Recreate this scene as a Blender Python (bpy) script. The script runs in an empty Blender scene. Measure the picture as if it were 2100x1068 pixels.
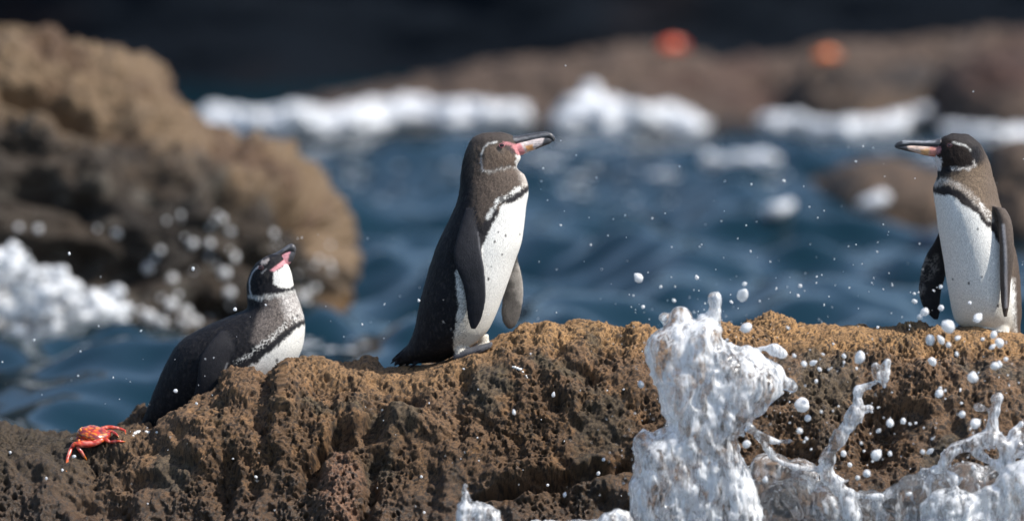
import bpy, math
import numpy as np
from mathutils import Vector
from mathutils.kdtree import KDTree
from mathutils.bvhtree import BVHTree

scene = bpy.context.scene
C = scene.collection
R = math.radians

# ------------------------------------------------------------------ camera
FPX = 10000.0                      # focal length in photo pixels (photo 2100 wide)
CAMY, CAMZ = -10.0, 1.5            # ten metres in front of the rock, from a low boat
PITCH = math.atan((534 + 350) / FPX)
cam = bpy.data.cameras.new('camera')
cam_ob = bpy.data.objects.new('camera', cam); C.objects.link(cam_ob)
cam.sensor_width = 36.0
cam.lens = 36.0 * FPX / 2100.0
cam.clip_start, cam.clip_end = 0.5, 2000.0
cam_ob.location = (0, CAMY, CAMZ)
cam_ob.rotation_euler = (math.pi / 2 - PITCH, 0, 0)
cam.dof.use_dof = True
cam.dof.focus_distance = 9.9
cam.dof.aperture_fstop = 1.95
scene.camera = cam_ob

# ------------------------------------------------------------------ sky, sun, exposure
SUN = Vector((0.62, -0.20, 0.76)).normalized()      # direction towards the sun
sun_el = math.asin(SUN.z)
sun_az = math.atan2(SUN.x, SUN.y)
world = bpy.data.worlds.new('World'); scene.world = world
world.use_nodes = True
wn = world.node_tree
for n in list(wn.nodes): wn.nodes.remove(n)
sky = wn.nodes.new('ShaderNodeTexSky'); sky.sky_type = 'NISHITA'
sky.sun_disc = False; sky.sun_elevation = sun_el; sky.sun_rotation = sun_az
bg = wn.nodes.new('ShaderNodeBackground'); bg.inputs['Strength'].default_value = 0.14
wo = wn.nodes.new('ShaderNodeOutputWorld')
wn.links.new(sky.outputs[0], bg.inputs[0]); wn.links.new(bg.outputs[0], wo.inputs[0])
sl = bpy.data.lights.new('sun', 'SUN'); sl.energy = 5.0; sl.angle = R(0.53); sl.color = (1.0, 0.95, 0.88)
so = bpy.data.objects.new('sun', sl); C.objects.link(so)
so.rotation_euler = SUN.to_track_quat('Z', 'Y').to_euler()
vs = scene.view_settings
vs.view_transform = 'Standard'; vs.look = 'None'; vs.gamma = 1.0; vs.exposure = 0.26; vs.use_curve_mapping = False
scene.cycles.max_bounces = 8
scene.cycles.transparent_max_bounces = 12
scene.cycles.sample_clamp_indirect = 6.0

# ------------------------------------------------------------------ pixel <-> world
CP, SP = math.cos(PITCH), math.sin(PITCH)
def at(px, py, Y):
    """photo pixel (px, py) -> point on the upright plane y = Y"""
    px, py, Y = np.broadcast_arrays(np.asarray(px, float), np.asarray(py, float), np.asarray(Y, float))
    dx = (px - 1050) / FPX; dz = (534 - py) / FPX
    vy = CP + dz * SP; vz = -SP + dz * CP
    k = (Y - CAMY) / vy
    return np.stack([dx * k, Y, CAMZ + vz * k], -1)
def proj(P):
    P = np.asarray(P, float)
    x, y, z = P[..., 0], P[..., 1] - CAMY, P[..., 2] - CAMZ
    f = y * CP - z * SP; u = y * SP + z * CP
    return 1050 + FPX * x / f, 534 - FPX * u / f
def sea_Y(py):                      # where a pixel row meets the still sea (z = 0)
    dz = (534 - py) / FPX
    return CAMY + CAMZ * (CP + dz * SP) / (SP - dz * CP)

# ------------------------------------------------------------------ numpy noise
rng = np.random.default_rng(7)
_perm = rng.permutation(256); _perm = np.concatenate([_perm, _perm, _perm])
_g = rng.normal(size=(256, 3)); _g /= np.linalg.norm(_g, axis=1)[:, None]
def noise(P):
    P = np.asarray(P, float)
    i = np.floor(P).astype(np.int64); f = P - i
    i &= 255
    u = f * f * f * (f * (f * 6 - 15) + 10)
    out = 0
    for dx in (0, 1):
        wx = u[:, 0] if dx else 1 - u[:, 0]
        px_ = _perm[i[:, 0] + dx]
        for dy in (0, 1):
            wy = u[:, 1] if dy else 1 - u[:, 1]
            pxy = _perm[px_ + i[:, 1] + dy]
            for dz in (0, 1):
                wz = u[:, 2] if dz else 1 - u[:, 2]
                g = _g[_perm[pxy + i[:, 2] + dz] & 255]
                d = g[:, 0] * (f[:, 0] - dx) + g[:, 1] * (f[:, 1] - dy) + g[:, 2] * (f[:, 2] - dz)
                out = out + wx * wy * wz * d
    return out * 1.6
def fbm(P, oct=3, lac=2.1, gain=0.5):
    s, a, t = 0, 1.0, 0
    for k in range(oct):
        s = s + a * noise(P * lac ** k + 17.3 * k); t += a; a *= gain
    return s / t
def worley(P):
    P = np.asarray(P, float)
    i = np.floor(P).astype(np.int64); f = P - i
    best = np.full(len(P), 9.0)
    for dx in (-1, 0, 1):
        for dy in (-1, 0, 1):
            for dz in (-1, 0, 1):
                a = _perm[(i[:, 0] + dx) & 255]; b = _perm[a + ((i[:, 1] + dy) & 255)]; c = _perm[b + ((i[:, 2] + dz) & 255)]
                q = np.stack([dx + c / 256.0, dy + _perm[c + 57] / 256.0, dz + _perm[c + 131] / 256.0], -1) - f
                best = np.minimum(best, (q * q).sum(1))
    return np.sqrt(best)
def smooth(e0, e1, x):
    t = np.clip((x - e0) / (e1 - e0), 0, 1); return t * t * (3 - 2 * t)

# ------------------------------------------------------------------ 2D helpers for plumage and outlines
def poly_sd(X, Y, poly):
    poly = np.asarray(poly, float); n = len(poly)
    d = np.full(X.shape, 1e9); inside = np.zeros(X.shape, bool)
    for k in range(n):
        a, b = poly[k], poly[(k + 1) % n]
        e = b - a; wx, wy = X - a[0], Y - a[1]
        t = np.clip((wx * e[0] + wy * e[1]) / max(e @ e, 1e-9), 0, 1)
        d = np.minimum(d, (wx - e[0] * t) ** 2 + (wy - e[1] * t) ** 2)
        c = ((a[1] <= Y) & (b[1] > Y)) | ((b[1] <= Y) & (a[1] > Y))
        with np.errstate(divide='ignore', invalid='ignore'):
            xi = a[0] + (Y - a[1]) / (b[1] - a[1] if b[1] != a[1] else 1e-9) * e[0]
        inside ^= c & (X < xi)
    d = np.sqrt(d)
    return np.where(inside, -d, d)
def line_d(X, Y, pts):
    pts = np.asarray(pts, float); d = np.full(X.shape, 1e9)
    for a, b in zip(pts[:-1], pts[1:]):
        e = b - a; wx, wy = X - a[0], Y - a[1]
        t = np.clip((wx * e[0] + wy * e[1]) / max(e @ e, 1e-9), 0, 1)
        d = np.minimum(d, (wx - e[0] * t) ** 2 + (wy - e[1] * t) ** 2)
    return np.sqrt(d)
def lay(col, c, m):
    m = np.clip(m, 0, 1)[:, None]
    return col * (1 - m) + np.asarray(c, float) * m

# ------------------------------------------------------------------ mesh helpers
def mesh_from(verts, faces, smooth_shade=True, colors=None):
    me = bpy.data.meshes.new('mesh')
    verts = np.asarray(verts, float)
    if isinstance(faces, np.ndarray):
        nf, k = faces.shape
        me.vertices.add(len(verts)); me.vertices.foreach_set('co', verts.astype(np.float32).ravel())
        me.loops.add(nf * k); me.loops.foreach_set('vertex_index', faces.astype(np.int32).ravel())
        me.polygons.add(nf)
        me.polygons.foreach_set('loop_start', np.arange(0, nf * k, k, dtype=np.int32))
        me.update(calc_edges=True); me.validate()
    else:
        me.from_pydata([tuple(v) for v in verts], [], faces); me.update()
    if smooth_shade:
        me.polygons.foreach_set('use_smooth', np.ones(len(me.polygons), bool)); me.update()
    if colors is not None: set_col(me, colors)
    return me
def set_col(me, colors):
    a = me.color_attributes.new('col', 'FLOAT_COLOR', 'POINT')
    c = np.ones((len(me.vertices), 4), np.float32); c[:, :3] = colors
    a.data.foreach_set('color', c.ravel())
def coords(me):
    a = np.empty(len(me.vertices) * 3, np.float32); me.vertices.foreach_get('co', a)
    return a.reshape(-1, 3).astype(float)
def normals(me):
    a = np.empty(len(me.vertices) * 3, np.float32); me.vertex_normals.foreach_get('vector', a)
    return a.reshape(-1, 3).astype(float)
def put(me, co):
    me.vertices.foreach_set('co', co.astype(np.float32).ravel()); me.update()
def obj(name, me, mat, parent=None, origin=None):
    """link a mesh whose vertices are in world coordinates; its origin moves to `origin` or to the parent's"""
    me.name = name
    o = bpy.data.objects.new(name, me); C.objects.link(o)
    if mat: me.materials.append(mat)
    if parent is not None:
        root = parent
        off = Vector((0, 0, 0))
        while root is not None: off += root.location; root = root.parent
        if origin is not None:
            o.location = Vector(origin) - off; off = Vector(origin)
        put(me, coords(me) - np.array(off)); o.parent = parent
    elif origin is not None:
        put(me, coords(me) - np.array(origin)); o.location = origin
    return o
def tag(o, label, cat, group=None):
    o['label'] = label; o['category'] = cat
    if group: o['group'] = group
    return o
def empty(name, loc):
    o = bpy.data.objects.new(name, None); C.objects.link(o); o.location = tuple(loc); o.empty_display_size = 0.05
    return o
def grid_faces(nr, nc, wrap=False, base=0):
    r = np.arange(nr - 1)[:, None]; c = np.arange(nc if wrap else nc - 1)[None, :]
    c2 = (c + 1) % nc
    return (np.stack([r * nc + c, r * nc + c2, (r + 1) * nc + c2, (r + 1) * nc + c], -1).reshape(-1, 4) + base)
def catmull(pts, sub):
    P = np.asarray(pts, float)
    Q = np.concatenate([[2 * P[0] - P[1]], P, [2 * P[-1] - P[-2]]])
    out = []
    for k in range(len(P) - 1):
        p0, p1, p2, p3 = Q[k:k + 4]
        for t in np.arange(sub) / sub:
            out.append(0.5 * ((2 * p1) + (p2 - p0) * t + (2 * p0 - 5 * p1 + 4 * p2 - p3) * t * t + (3 * p1 - p0 - 3 * p2 + p3) * t ** 3))
    out.append(P[-1]); return np.array(out)
def loft(st, Y0, n=48, sub=8, sq=1.0):
    """stations (ax, ay, bx, by, half_depth[, depth_centre]) in photo pixels (= mm); closed tube with pole caps"""
    st = [tuple(s) + (0.0,) * (6 - len(s)) for s in st]
    S = catmull(st, sub)
    S[:, 4] = np.maximum(S[:, 4], 0.6)
    t = np.linspace(0, 2 * math.pi, n, endpoint=False)
    ct, sn = np.cos(t), np.sin(t)
    ct = np.sign(ct) * np.abs(ct) ** sq; sn = np.sign(sn) * np.abs(sn) ** sq
    cx = (S[:, 0] + S[:, 2]) / 2; cy = (S[:, 1] + S[:, 3]) / 2
    hx = (S[:, 2] - S[:, 0]) / 2; hy = (S[:, 3] - S[:, 1]) / 2
    PX = cx[:, None] + hx[:, None] * ct; PY = cy[:, None] + hy[:, None] * ct
    yc = Y0 + S[:, 5][:, None] / 1000
    V = at(PX, PY, np.broadcast_to(yc, PX.shape))
    sc = (Y0 - CAMY) / 10.0
    V[..., 1] -= S[:, 4][:, None] * sn / 1000 * sc
    nr = len(S); V = V.reshape(-1, 3)
    F = [tuple(f) for f in grid_faces(nr, n, True)]
    a, b = len(V), len(V) + 1
    V = np.concatenate([V, [V[:n].mean(0)], [V[(nr - 1) * n:nr * n].mean(0)]])
    F += [(a, (k + 1) % n, k) for k in range(n)]
    o = (nr - 1) * n
    F += [(b, o + k, o + (k + 1) % n) for k in range(n)]
    return V, F
def join(parts):
    V, F, off = [], [], 0
    for v, f in parts:
        V.append(v); F += [tuple(i + off for i in q) for q in f]; off += len(v)
    return np.concatenate(V), F
def remesh(V, F, voxel, smooth_it=4, fac=0.5):
    me = mesh_from(V, F)
    o = bpy.data.objects.new('work', me); C.objects.link(o)
    m = o.modifiers.new('r', 'REMESH'); m.mode = 'VOXEL'; m.voxel_size = voxel; m.use_smooth_shade = True
    if smooth_it:
        s = o.modifiers.new('s', 'SMOOTH'); s.factor = fac; s.iterations = smooth_it
    dg = bpy.context.evaluated_depsgraph_get()
    new = bpy.data.meshes.new_from_object(o.evaluated_get(dg))
    bpy.data.objects.remove(o); bpy.data.meshes.remove(me)
    return new
def ico(sub=2):
    p = (1 + 5 ** .5) / 2
    v = [(-1, p, 0), (1, p, 0), (-1, -p, 0), (1, -p, 0), (0, -1, p), (0, 1, p), (0, -1, -p), (0, 1, -p), (p, 0, -1), (p, 0, 1), (-p, 0, -1), (-p, 0, 1)]
    v = [np.array(x) / np.linalg.norm(x) for x in v]
    f = [(0, 11, 5), (0, 5, 1), (0, 1, 7), (0, 7, 10), (0, 10, 11), (1, 5, 9), (5, 11, 4), (11, 10, 2), (10, 7, 6), (7, 1, 8), (3, 9, 4), (3, 4, 2), (3, 2, 6), (3, 6, 8), (3, 8, 9), (4, 9, 5), (2, 4, 11), (6, 2, 10), (8, 6, 7), (9, 8, 1)]
    for _ in range(sub):
        cache, nf = {}, []
        def mid(a, b):
            k = (min(a, b), max(a, b))
            if k not in cache:
                m = v[a] + v[b]; v.append(m / np.linalg.norm(m)); cache[k] = len(v) - 1
            return cache[k]
        for a, b, c in f:
            ab, bc, ca = mid(a, b), mid(b, c), mid(c, a)
            nf += [(a, ab, ca), (b, bc, ab), (c, ca, bc), (ab, bc, ca)]
        f = nf
    return np.array(v), f
ICO1, ICO2, ICO3 = ico(1), ico(2), ico(3)

# ------------------------------------------------------------------ materials
def nt(mat):
    mat.use_nodes = True; return mat.node_tree
def attr_mat(name, rough=0.8, bump=0.3, scale=300, stretch=(1, 1, 1), vary=0.25, spec=0.4, coat=0.0, dist=0.002, rough_var=0.0, sss=0.0):
    m = bpy.data.materials.new(name); t = nt(m); b = t.nodes['Principled BSDF']
    at_ = t.nodes.new('ShaderNodeAttribute'); at_.attribute_name = 'col'
    tc = t.nodes.new('ShaderNodeTexCoord'); mp = t.nodes.new('ShaderNodeMapping'); mp.inputs['Scale'].default_value = stretch
    t.links.new(tc.outputs['Object'], mp.inputs[0])
    nz = t.nodes.new('ShaderNodeTexNoise'); nz.inputs['Scale'].default_value = scale; nz.inputs['Detail'].default_value = 4
    nz.inputs['Roughness'].default_value = 0.65
    t.links.new(mp.outputs[0], nz.inputs[0])
    mr = t.nodes.new('ShaderNodeMapRange'); mr.inputs[1].default_value = 0.3; mr.inputs[2].default_value = 0.7
    mr.inputs[3].default_value = 1 - vary; mr.inputs[4].default_value = 1 + vary
    t.links.new(nz.outputs[0], mr.inputs[0])
    mx = t.nodes.new('ShaderNodeVectorMath'); mx.operation = 'MULTIPLY'
    t.links.new(at_.outputs['Color'], mx.inputs[0]); t.links.new(mr.outputs[0], mx.inputs[1])
    t.links.new(mx.outputs[0], b.inputs['Base Color'])
    bp = t.nodes.new('ShaderNodeBump'); bp.inputs['Strength'].default_value = bump; bp.inputs['Distance'].default_value = dist
    t.links.new(nz.outputs[0], bp.inputs['Height']); t.links.new(bp.outputs[0], b.inputs['Normal'])
    b.inputs['Roughness'].default_value = rough
    b.inputs['Specular IOR Level'].default_value = spec
    b.inputs['Coat Weight'].default_value = coat; b.inputs['Coat Roughness'].default_value = 0.15
    if rough_var:
        n2 = t.nodes.new('ShaderNodeTexNoise'); n2.inputs['Scale'].default_value = 14
        t.links.new(tc.outputs['Object'], n2.inputs[0])
        r2 = t.nodes.new('ShaderNodeMapRange'); r2.inputs[1].default_value = 0.35; r2.inputs[2].default_value = 0.65
        r2.inputs[3].default_value = rough - rough_var; r2.inputs[4].default_value = rough + rough_var
        t.links.new(n2.outputs[0], r2.inputs[0]); t.links.new(r2.outputs[0], b.inputs['Roughness'])
    return m
M_rock = attr_mat('lava_rock', 0.8, 1.0, 500, vary=0.45, spec=0.25, dist=0.003)
_t = M_rock.node_tree; _a = _t.nodes.new('ShaderNodeAttribute'); _a.attribute_name = 'wet'
_m = _t.nodes.new('ShaderNodeMapRange'); _m.inputs[3].default_value = 0.85; _m.inputs[4].default_value = 0.3
_t.links.new(_a.outputs['Fac'], _m.inputs[0]); _t.links.new(_m.outputs[0], _t.nodes['Principled BSDF'].inputs['Roughness'])
_m2 = _t.nodes.new('ShaderNodeMapRange'); _m2.inputs[3].default_value = 0.2; _m2.inputs[4].default_value = 0.4
_t.links.new(_a.outputs['Fac'], _m2.inputs[0]); _t.links.new(_m2.outputs[0], _t.nodes['Principled BSDF'].inputs['Specular IOR Level'])
M_wetrock = attr_mat('wet_lava_rock', 0.6, 0.8, 60, vary=0.35, spec=0.25, dist=0.02, rough_var=0.25)
M_shore = attr_mat('shore_rock', 0.85, 0.6, 30, vary=0.3, dist=0.03)
M_cliff = attr_mat('cliff_rock', 0.95, 0.5, 20, vary=0.3, spec=0.06, dist=0.03)
M_plume = attr_mat('plumage', 0.6, 0.6, 700, stretch=(1, 1, 0.35), vary=0.35, spec=0.1, dist=0.002)
M_bill = attr_mat('bill_horn', 0.38, 0.35, 350, stretch=(0.3, 1, 1), vary=0.25, spec=0.5, dist=0.001)
M_crab = attr_mat('crab_shell', 0.28, 0.2, 500, vary=0.2, spec=0.6, coat=0.3, dist=0.001)
M_guano = attr_mat('guano', 0.8, 0.5, 500, vary=0.1, dist=0.001)
def flat(name, col, rough, coat=0.0):
    m = bpy.data.materials.new(name); t = nt(m); b = t.nodes['Principled BSDF']
    nz = t.nodes.new('ShaderNodeTexNoise'); nz.inputs['Scale'].default_value = 300
    rp = t.nodes.new('ShaderNodeValToRGB')
    rp.color_ramp.elements[0].color = tuple(c * 0.8 for c in col) + (1,); rp.color_ramp.elements[1].color = tuple(col) + (1,)
    t.links.new(nz.outputs[0], rp.inputs[0]); t.links.new(rp.outputs[0], b.inputs['Base Color'])
    b.inputs['Roughness'].default_value = rough; b.inputs['Coat Weight'].default_value = coat
    return m
M_eye = flat('dark_eye', (0.03, 0.008, 0.008), 0.08, 1.0)
M_lid = flat('pink_lid', (0.55, 0.22, 0.24), 0.5)
M_lid_dark = flat('dark_lid', (0.10, 0.04, 0.05), 0.5)
def water_mat():
    m = bpy.data.materials.new('sea_water'); t = nt(m); b = t.nodes['Principled BSDF']
    b.inputs['Base Color'].default_value = (0.003, 0.018, 0.028, 1)
    b.inputs['Roughness'].default_value = 0.06; b.inputs['IOR'].default_value = 1.333
    tc = t.nodes.new('ShaderNodeTexCoord'); nz = t.nodes.new('ShaderNodeTexNoise')
    nz.inputs['Scale'].default_value = 9; nz.inputs['Detail'].default_value = 5
    t.links.new(tc.outputs['Object'], nz.inputs[0])
    bp = t.nodes.new('ShaderNodeBump'); bp.inputs['Strength'].default_value = 0.15; bp.inputs['Distance'].default_value = 0.02
    t.links.new(nz.outputs[0], bp.inputs['Height']); t.links.new(bp.outputs[0], b.inputs['Normal'])
    return m
M_sea = water_mat()
def foam_mat(name, lo, hi, scale, stretch=(1, 1, 1), bump=0.5, dist=0.004, base=(0.93, 0.945, 0.96), trans=0.35, sss=0.02, bub=0.8, fila=0.0):
    """white aerated water, clear water showing where the noise lies below lo"""
    m = bpy.data.materials.new(name); t = nt(m); b = t.nodes['Principled BSDF']; out = t.nodes['Material Output']
    tc = t.nodes.new('ShaderNodeTexCoord'); mp = t.nodes.new('ShaderNodeMapping'); mp.inputs['Scale'].default_value = stretch
    t.links.new(tc.outputs['Object'], mp.inputs[0])
    nz = t.nodes.new('ShaderNodeTexNoise'); nz.inputs['Scale'].default_value = scale; nz.inputs['Detail'].default_value = 6; nz.inputs['Roughness'].default_value = 0.7
    t.links.new(mp.outputs[0], nz.inputs[0])
    fine = t.nodes.new('ShaderNodeTexNoise'); fine.inputs['Scale'].default_value = scale * 7; fine.inputs['Detail'].default_value = 3
    t.links.new(mp.outputs[0], fine.inputs[0])
    ad = t.nodes.new('ShaderNodeMath'); ad.operation = 'MULTIPLY_ADD'; ad.inputs[1].default_value = 0.3
    t.links.new(fine.outputs[0], ad.inputs[0]); t.links.new(nz.outputs[0], ad.inputs[2])
    bp = t.nodes.new('ShaderNodeBump'); bp.inputs['Strength'].default_value = bump; bp.inputs['Distance'].default_value = dist
    t.links.new(ad.outputs[0], bp.inputs['Height'])
    rb = t.nodes.new('ShaderNodeValToRGB'); rb.color_ramp.elements[0].position = 0.36; rb.color_ramp.elements[1].position = 0.56
    rb.color_ramp.elements[0].color = tuple(c * bub for c in base) + (1,); rb.color_ramp.elements[1].color = base + (1,)
    t.links.new(fine.outputs[0], rb.inputs[0]); t.links.new(rb.outputs[0], b.inputs['Base Color']); b.inputs['Roughness'].default_value = 0.22
    b.inputs['Subsurface Weight'].default_value = 0.7; b.inputs['Subsurface Radius'].default_value = (1, 1, 1); b.inputs['Subsurface Scale'].default_value = sss
    t.links.new(bp.outputs[0], b.inputs['Normal'])
    tr = t.nodes.new('ShaderNodeBsdfTranslucent'); tr.inputs[0].default_value = base + (1,)
    mx = t.nodes.new('ShaderNodeMixShader'); mx.inputs[0].default_value = trans
    t.links.new(b.outputs[0], mx.inputs[1]); t.links.new(tr.outputs[0], mx.inputs[2])
    gl = t.nodes.new('ShaderNodeBsdfPrincipled'); gl.inputs['Transmission Weight'].default_value = 1.0
    gl.inputs['Roughness'].default_value = 0.05; gl.inputs['IOR'].default_value = 1.12; gl.inputs['Base Color'].default_value = (0.93, 0.97, 1, 1)
    t.links.new(bp.outputs[0], gl.inputs['Normal'])
    rp = t.nodes.new('ShaderNodeMapRange'); rp.inputs[1].default_value = lo; rp.inputs[2].default_value = hi
    if fila:
        m3 = t.nodes.new('ShaderNodeMapping'); m3.inputs['Scale'].default_value = (1.0, 1.0, 0.28); m3.inputs['Rotation'].default_value = (0, 0.25, 0)
        t.links.new(tc.outputs['Object'], m3.inputs[0])
        fn = t.nodes.new('ShaderNodeTexNoise'); fn.inputs['Scale'].default_value = 75; fn.inputs['Detail'].default_value = 5; fn.inputs['Roughness'].default_value = 0.7; fn.inputs['Distortion'].default_value = 0.8
        t.links.new(m3.outputs[0], fn.inputs[0])
        ma = t.nodes.new('ShaderNodeMath'); ma.operation = 'MULTIPLY_ADD'; ma.inputs[1].default_value = fila; t.links.new(fn.outputs[0], ma.inputs[0])
        mb = t.nodes.new('ShaderNodeMath'); mb.operation = 'MULTIPLY'; mb.inputs[1].default_value = 1 - fila; t.links.new(nz.outputs[0], mb.inputs[0])
        t.links.new(mb.outputs[0], ma.inputs[2]); t.links.new(ma.outputs[0], rp.inputs[0])
        rp.inputs[3].default_value = 0.06; rp.inputs[4].default_value = 0.95
    else:
        t.links.new(nz.outputs[0], rp.inputs[0])
    m2 = t.nodes.new('ShaderNodeMixShader')
    t.links.new(rp.outputs[0], m2.inputs[0]); t.links.new(gl.outputs[0], m2.inputs[1]); t.links.new(mx.outputs[0], m2.inputs[2])
    t.links.new(m2.outputs[0], out.inputs['Surface'])
    return m
M_splash = foam_mat('splash_water', 0.455, 0.555, 15, (1.3, 1.3, 0.55), 0.3, 0.002, base=(0.96, 0.97, 0.985), trans=0.25, bub=0.8, fila=0.42)
M_glassy = foam_mat('clear_wave_water', 0.50, 0.63, 16, (1, 1, 1), 0.4, 0.006, trans=0.3, fila=0.5)
M_foam = foam_mat('surf_foam', -1.0, -0.5, 12, (1, 1, 1), 0.5, 0.02, base=(0.85, 0.87, 0.9), trans=0.2, sss=0.05)
M_drop = foam_mat('droplet_water', 0.30, 0.55, 90, (1, 1, 1), 0.2, 0.001, base=(0.96, 0.97, 0.98), trans=0.3, sss=0.006, bub=1.0)
M_wave = foam_mat('broken_wave', 0.40, 0.52, 9, (1, 1, 1), 0.6, 0.01, trans=0.2, sss=0.03, bub=0.7)

# ================================================================== THE SEA
def axis(breaks):
    out = []
    for a, b, n in breaks: out.append(np.linspace(a, b, n, endpoint=False))
    out.append([breaks[-1][1]]); return np.concatenate(out)
gx = axis([(-60, -6, 30), (-6, -3, 40), (-3, 3, 170), (3, 6, 40), (6, 60, 30)])
gy = axis([(-60, -2, 30), (-2, 0, 25), (0, 20, 420), (20, 60, 20)])
XX, YY = np.meshgrid(gx, gy)
P = np.stack([XX.ravel(), YY.ravel(), np.zeros(XX.size)], -1)
Z = 0.24 * fbm(P * np.array([1.2, 0.8, 1]), 2) + 0.10 * fbm(P * np.array([2.6, 1.9, 1]) + 5, 2) + 0.012 * fbm(P * np.array([6, 6, 1]) + 9, 2)
Z *= 0.25 + 0.75 * (1 - smooth(11.0, 15.0, P[:, 1]))     # calmer close under the shore
Z -= 0.02
P[:, 2] = Z
sea = obj('water', mesh_from(P, grid_faces(len(gy), len(gx))), M_sea); sea['kind'] = 'structure'

# ================================================================== THE FOREGROUND ROCK
CREST = [(-200, 900), (0, 890), (60, 900), (130, 906), (190, 902), (260, 895), (300, 890), (325, 880), (345, 858), (365, 842), (400, 820), (435, 798),
         (463, 766), (475, 764), (500, 768), (520, 778), (535, 792), (560, 788), (575, 762), (590, 742), (625, 738), (655, 742), (690, 756), (715, 762),
         (750, 750), (770, 764), (800, 766), (850, 757), (900, 748), (950, 736), (985, 722), (1010, 710), (1050, 692), (1080, 676), (1120, 672),
         (1160, 676), (1190, 663), (1215, 660), (1250, 673), (1275, 676), (1300, 660), (1330, 674), (1345, 688), (1400, 690), (1450, 676), (1480, 666),
         (1500, 670), (1540, 672), (1580, 653), (1610, 660), (1650, 672), (1700, 682), (1760, 686), (1830, 688), (1900, 684), (1950, 676), (2000, 672),
         (2040, 678), (2100, 692), (2300, 720)]
def build_rock():
    cp = np.array(CREST, float)
    nx = 1180
    px = np.linspace(-130, 2230, nx)
    py = np.interp(px, cp[:, 0], cp[:, 1])
    crest = at(px, py, 0.0)
    sec = np.array([(1.5, -0.95), (0.95, -0.62), (0.6, -0.3), (0.34, -0.1), (0.16, -0.022), (0.05, 0.0), (-0.04, -0.006), (-0.1, -0.03),
                    (-0.16, -0.082), (-0.22, -0.155), (-0.29, -0.26), (-0.37, -0.385), (-0.46, -0.53), (-0.56, -0.72), (-0.7, -1.0)])
    c = catmull(sec, 40)
    L = np.concatenate([[0], np.cumsum(np.linalg.norm(np.diff(c, axis=0), axis=1))])
    Lc = np.interp(0, -c[:, 0], L)                      # arc length at the crest (y = 0)
    s = np.concatenate([np.linspace(0, Lc - 0.3, 60, endpoint=False), np.linspace(Lc - 0.3, Lc - 0.05, 60, endpoint=False), np.arange(Lc - 0.05, Lc + 0.62, 0.0021), np.linspace(Lc + 0.625, L[-1], 12)])
    sy = np.interp(s, L, c[:, 0]); sz = np.interp(s, L, c[:, 1])
    nr = len(s)
    X = np.broadcast_to(crest[:, 0], (nr, nx)).copy()
    Yg = np.broadcast_to(sy[:, None], (nr, nx)).copy()
    # crest detail fades down the face, so that the lower rock is smoother than its skyline
    soft = np.convolve(np.pad(crest[:, 2], 150, 'edge'), np.hanning(301) / np.hanning(301).sum(), 'valid')
    k = np.exp(-np.abs(sy) / 0.16)[:, None]
    Zg = (soft + 0 * soft)[None, :] * (1 - k) + crest[:, 2][None, :] * k + sz[:, None]
    # hollow in which the lying penguin nests, low hump behind its tail
    PXc = np.broadcast_to(px, (nr, nx))
    Zg -= 0.10 * smooth(285, 345, PXc) * (1 - smooth(600, 660, PXc)) * smooth(0.02, 0.08, Yg) * (1 - smooth(0.22, 0.34, Yg))
    Zg += 0.075 * np.exp(-((PXc - 262) / 42) ** 2 - ((Yg - 0.26) / 0.07) ** 2)
    V = np.stack([X, Yg, Zg], -1).reshape(-1, 3)
    F = grid_faces(nr, nx)[:, ::-1]
    me = mesh_from(V, F)
    N = normals(me)
    if N[:, 2].mean() < 0:
        N = -N
    PX, PY = proj(V)
    front = smooth(-0.06, 0.02, -V[:, 1])
    # hollows and lumps seen on the front face: px, py, rx, ry, rotation, millimetres
    feats = [(833, 822, 26, 17, 0, -34), (765, 872, 26, 34, 20, -40), (708, 898, 26, 28, 0, -38), (672, 905, 14, 60, 35, -30), (640, 960, 16, 60, 25, -34), (835, 862, 40, 26, 0, 26),
             (790, 905, 34, 30, 0, 18), (600, 775, 55, 40, 0, 12), (500, 800, 40, 35, 0, 14), (1131, 820, 24, 16, 0, -26), (1150, 950, 18, 13, 0, -22), (1137, 718, 18, 24, 20, -22), (1205, 766, 40, 12, 15, -22),
             (458, 985, 24, 62, 8, -34), (420, 900, 40, 40, 0, 12), (540, 900, 22, 60, -20, -16), (293, 985, 60, 20, -10, -24), (207, 1045, 60, 24, 0, -26), (375, 945, 40, 18, 30, -18), (517, 985, 16, 46, 0, -18),
             (1000, 1022, 60, 12, -12, -30), (1080, 1003, 60, 12, -14, -34), (1170, 980, 60, 14, -14, -36), (1260, 955, 50, 16, -14, -36), (1120, 960, 120, 18, -14, 16), (1220, 1050, 80, 40, 0, -26),
             (1790, 890, 55, 60, 10, -52), (1850, 850, 40, 40, 0, -30), (1620, 930, 60, 50, 0, -34), (1680, 800, 60, 30, 0, -10), (1960, 780, 120, 50, 0, 14), (1560, 780, 40, 60, 0, -14),
             (700, 1010, 44, 90, 12, 22), (760, 1000, 16, 60, 10, -26), (870, 985, 30, 20, 0, -16), (930, 900, 18, 10, 0, -14), (990, 870, 12, 14, 0, -14), (1060, 905, 14, 10, 0, -12), (1180, 870, 14, 12, 0, -14),
             (250, 940, 90, 14, -22, -14), (90, 985, 40, 20, 0, -12)]
    D = np.zeros(len(V))
    wx = PX + 16 * fbm(V * 22, 2); wy = PY + 16 * fbm(V * 22 + 40, 2)
    for fx, fy, rx, ry, rot, mm in feats:
        a = R(rot); u = (wx - fx) * math.cos(a) + (wy - fy) * math.sin(a); w = -(wx - fx) * math.sin(a) + (wy - fy) * math.cos(a)
        q = (u / rx) ** 2 + (w / ry) ** 2
        D += 1.25 * mm * np.exp(-q ** 1.5) * front
    top = np.exp(-((V[:, 1] - 0.02) / 0.07) ** 2)
    calm = 1 - 0.4 * top
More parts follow.
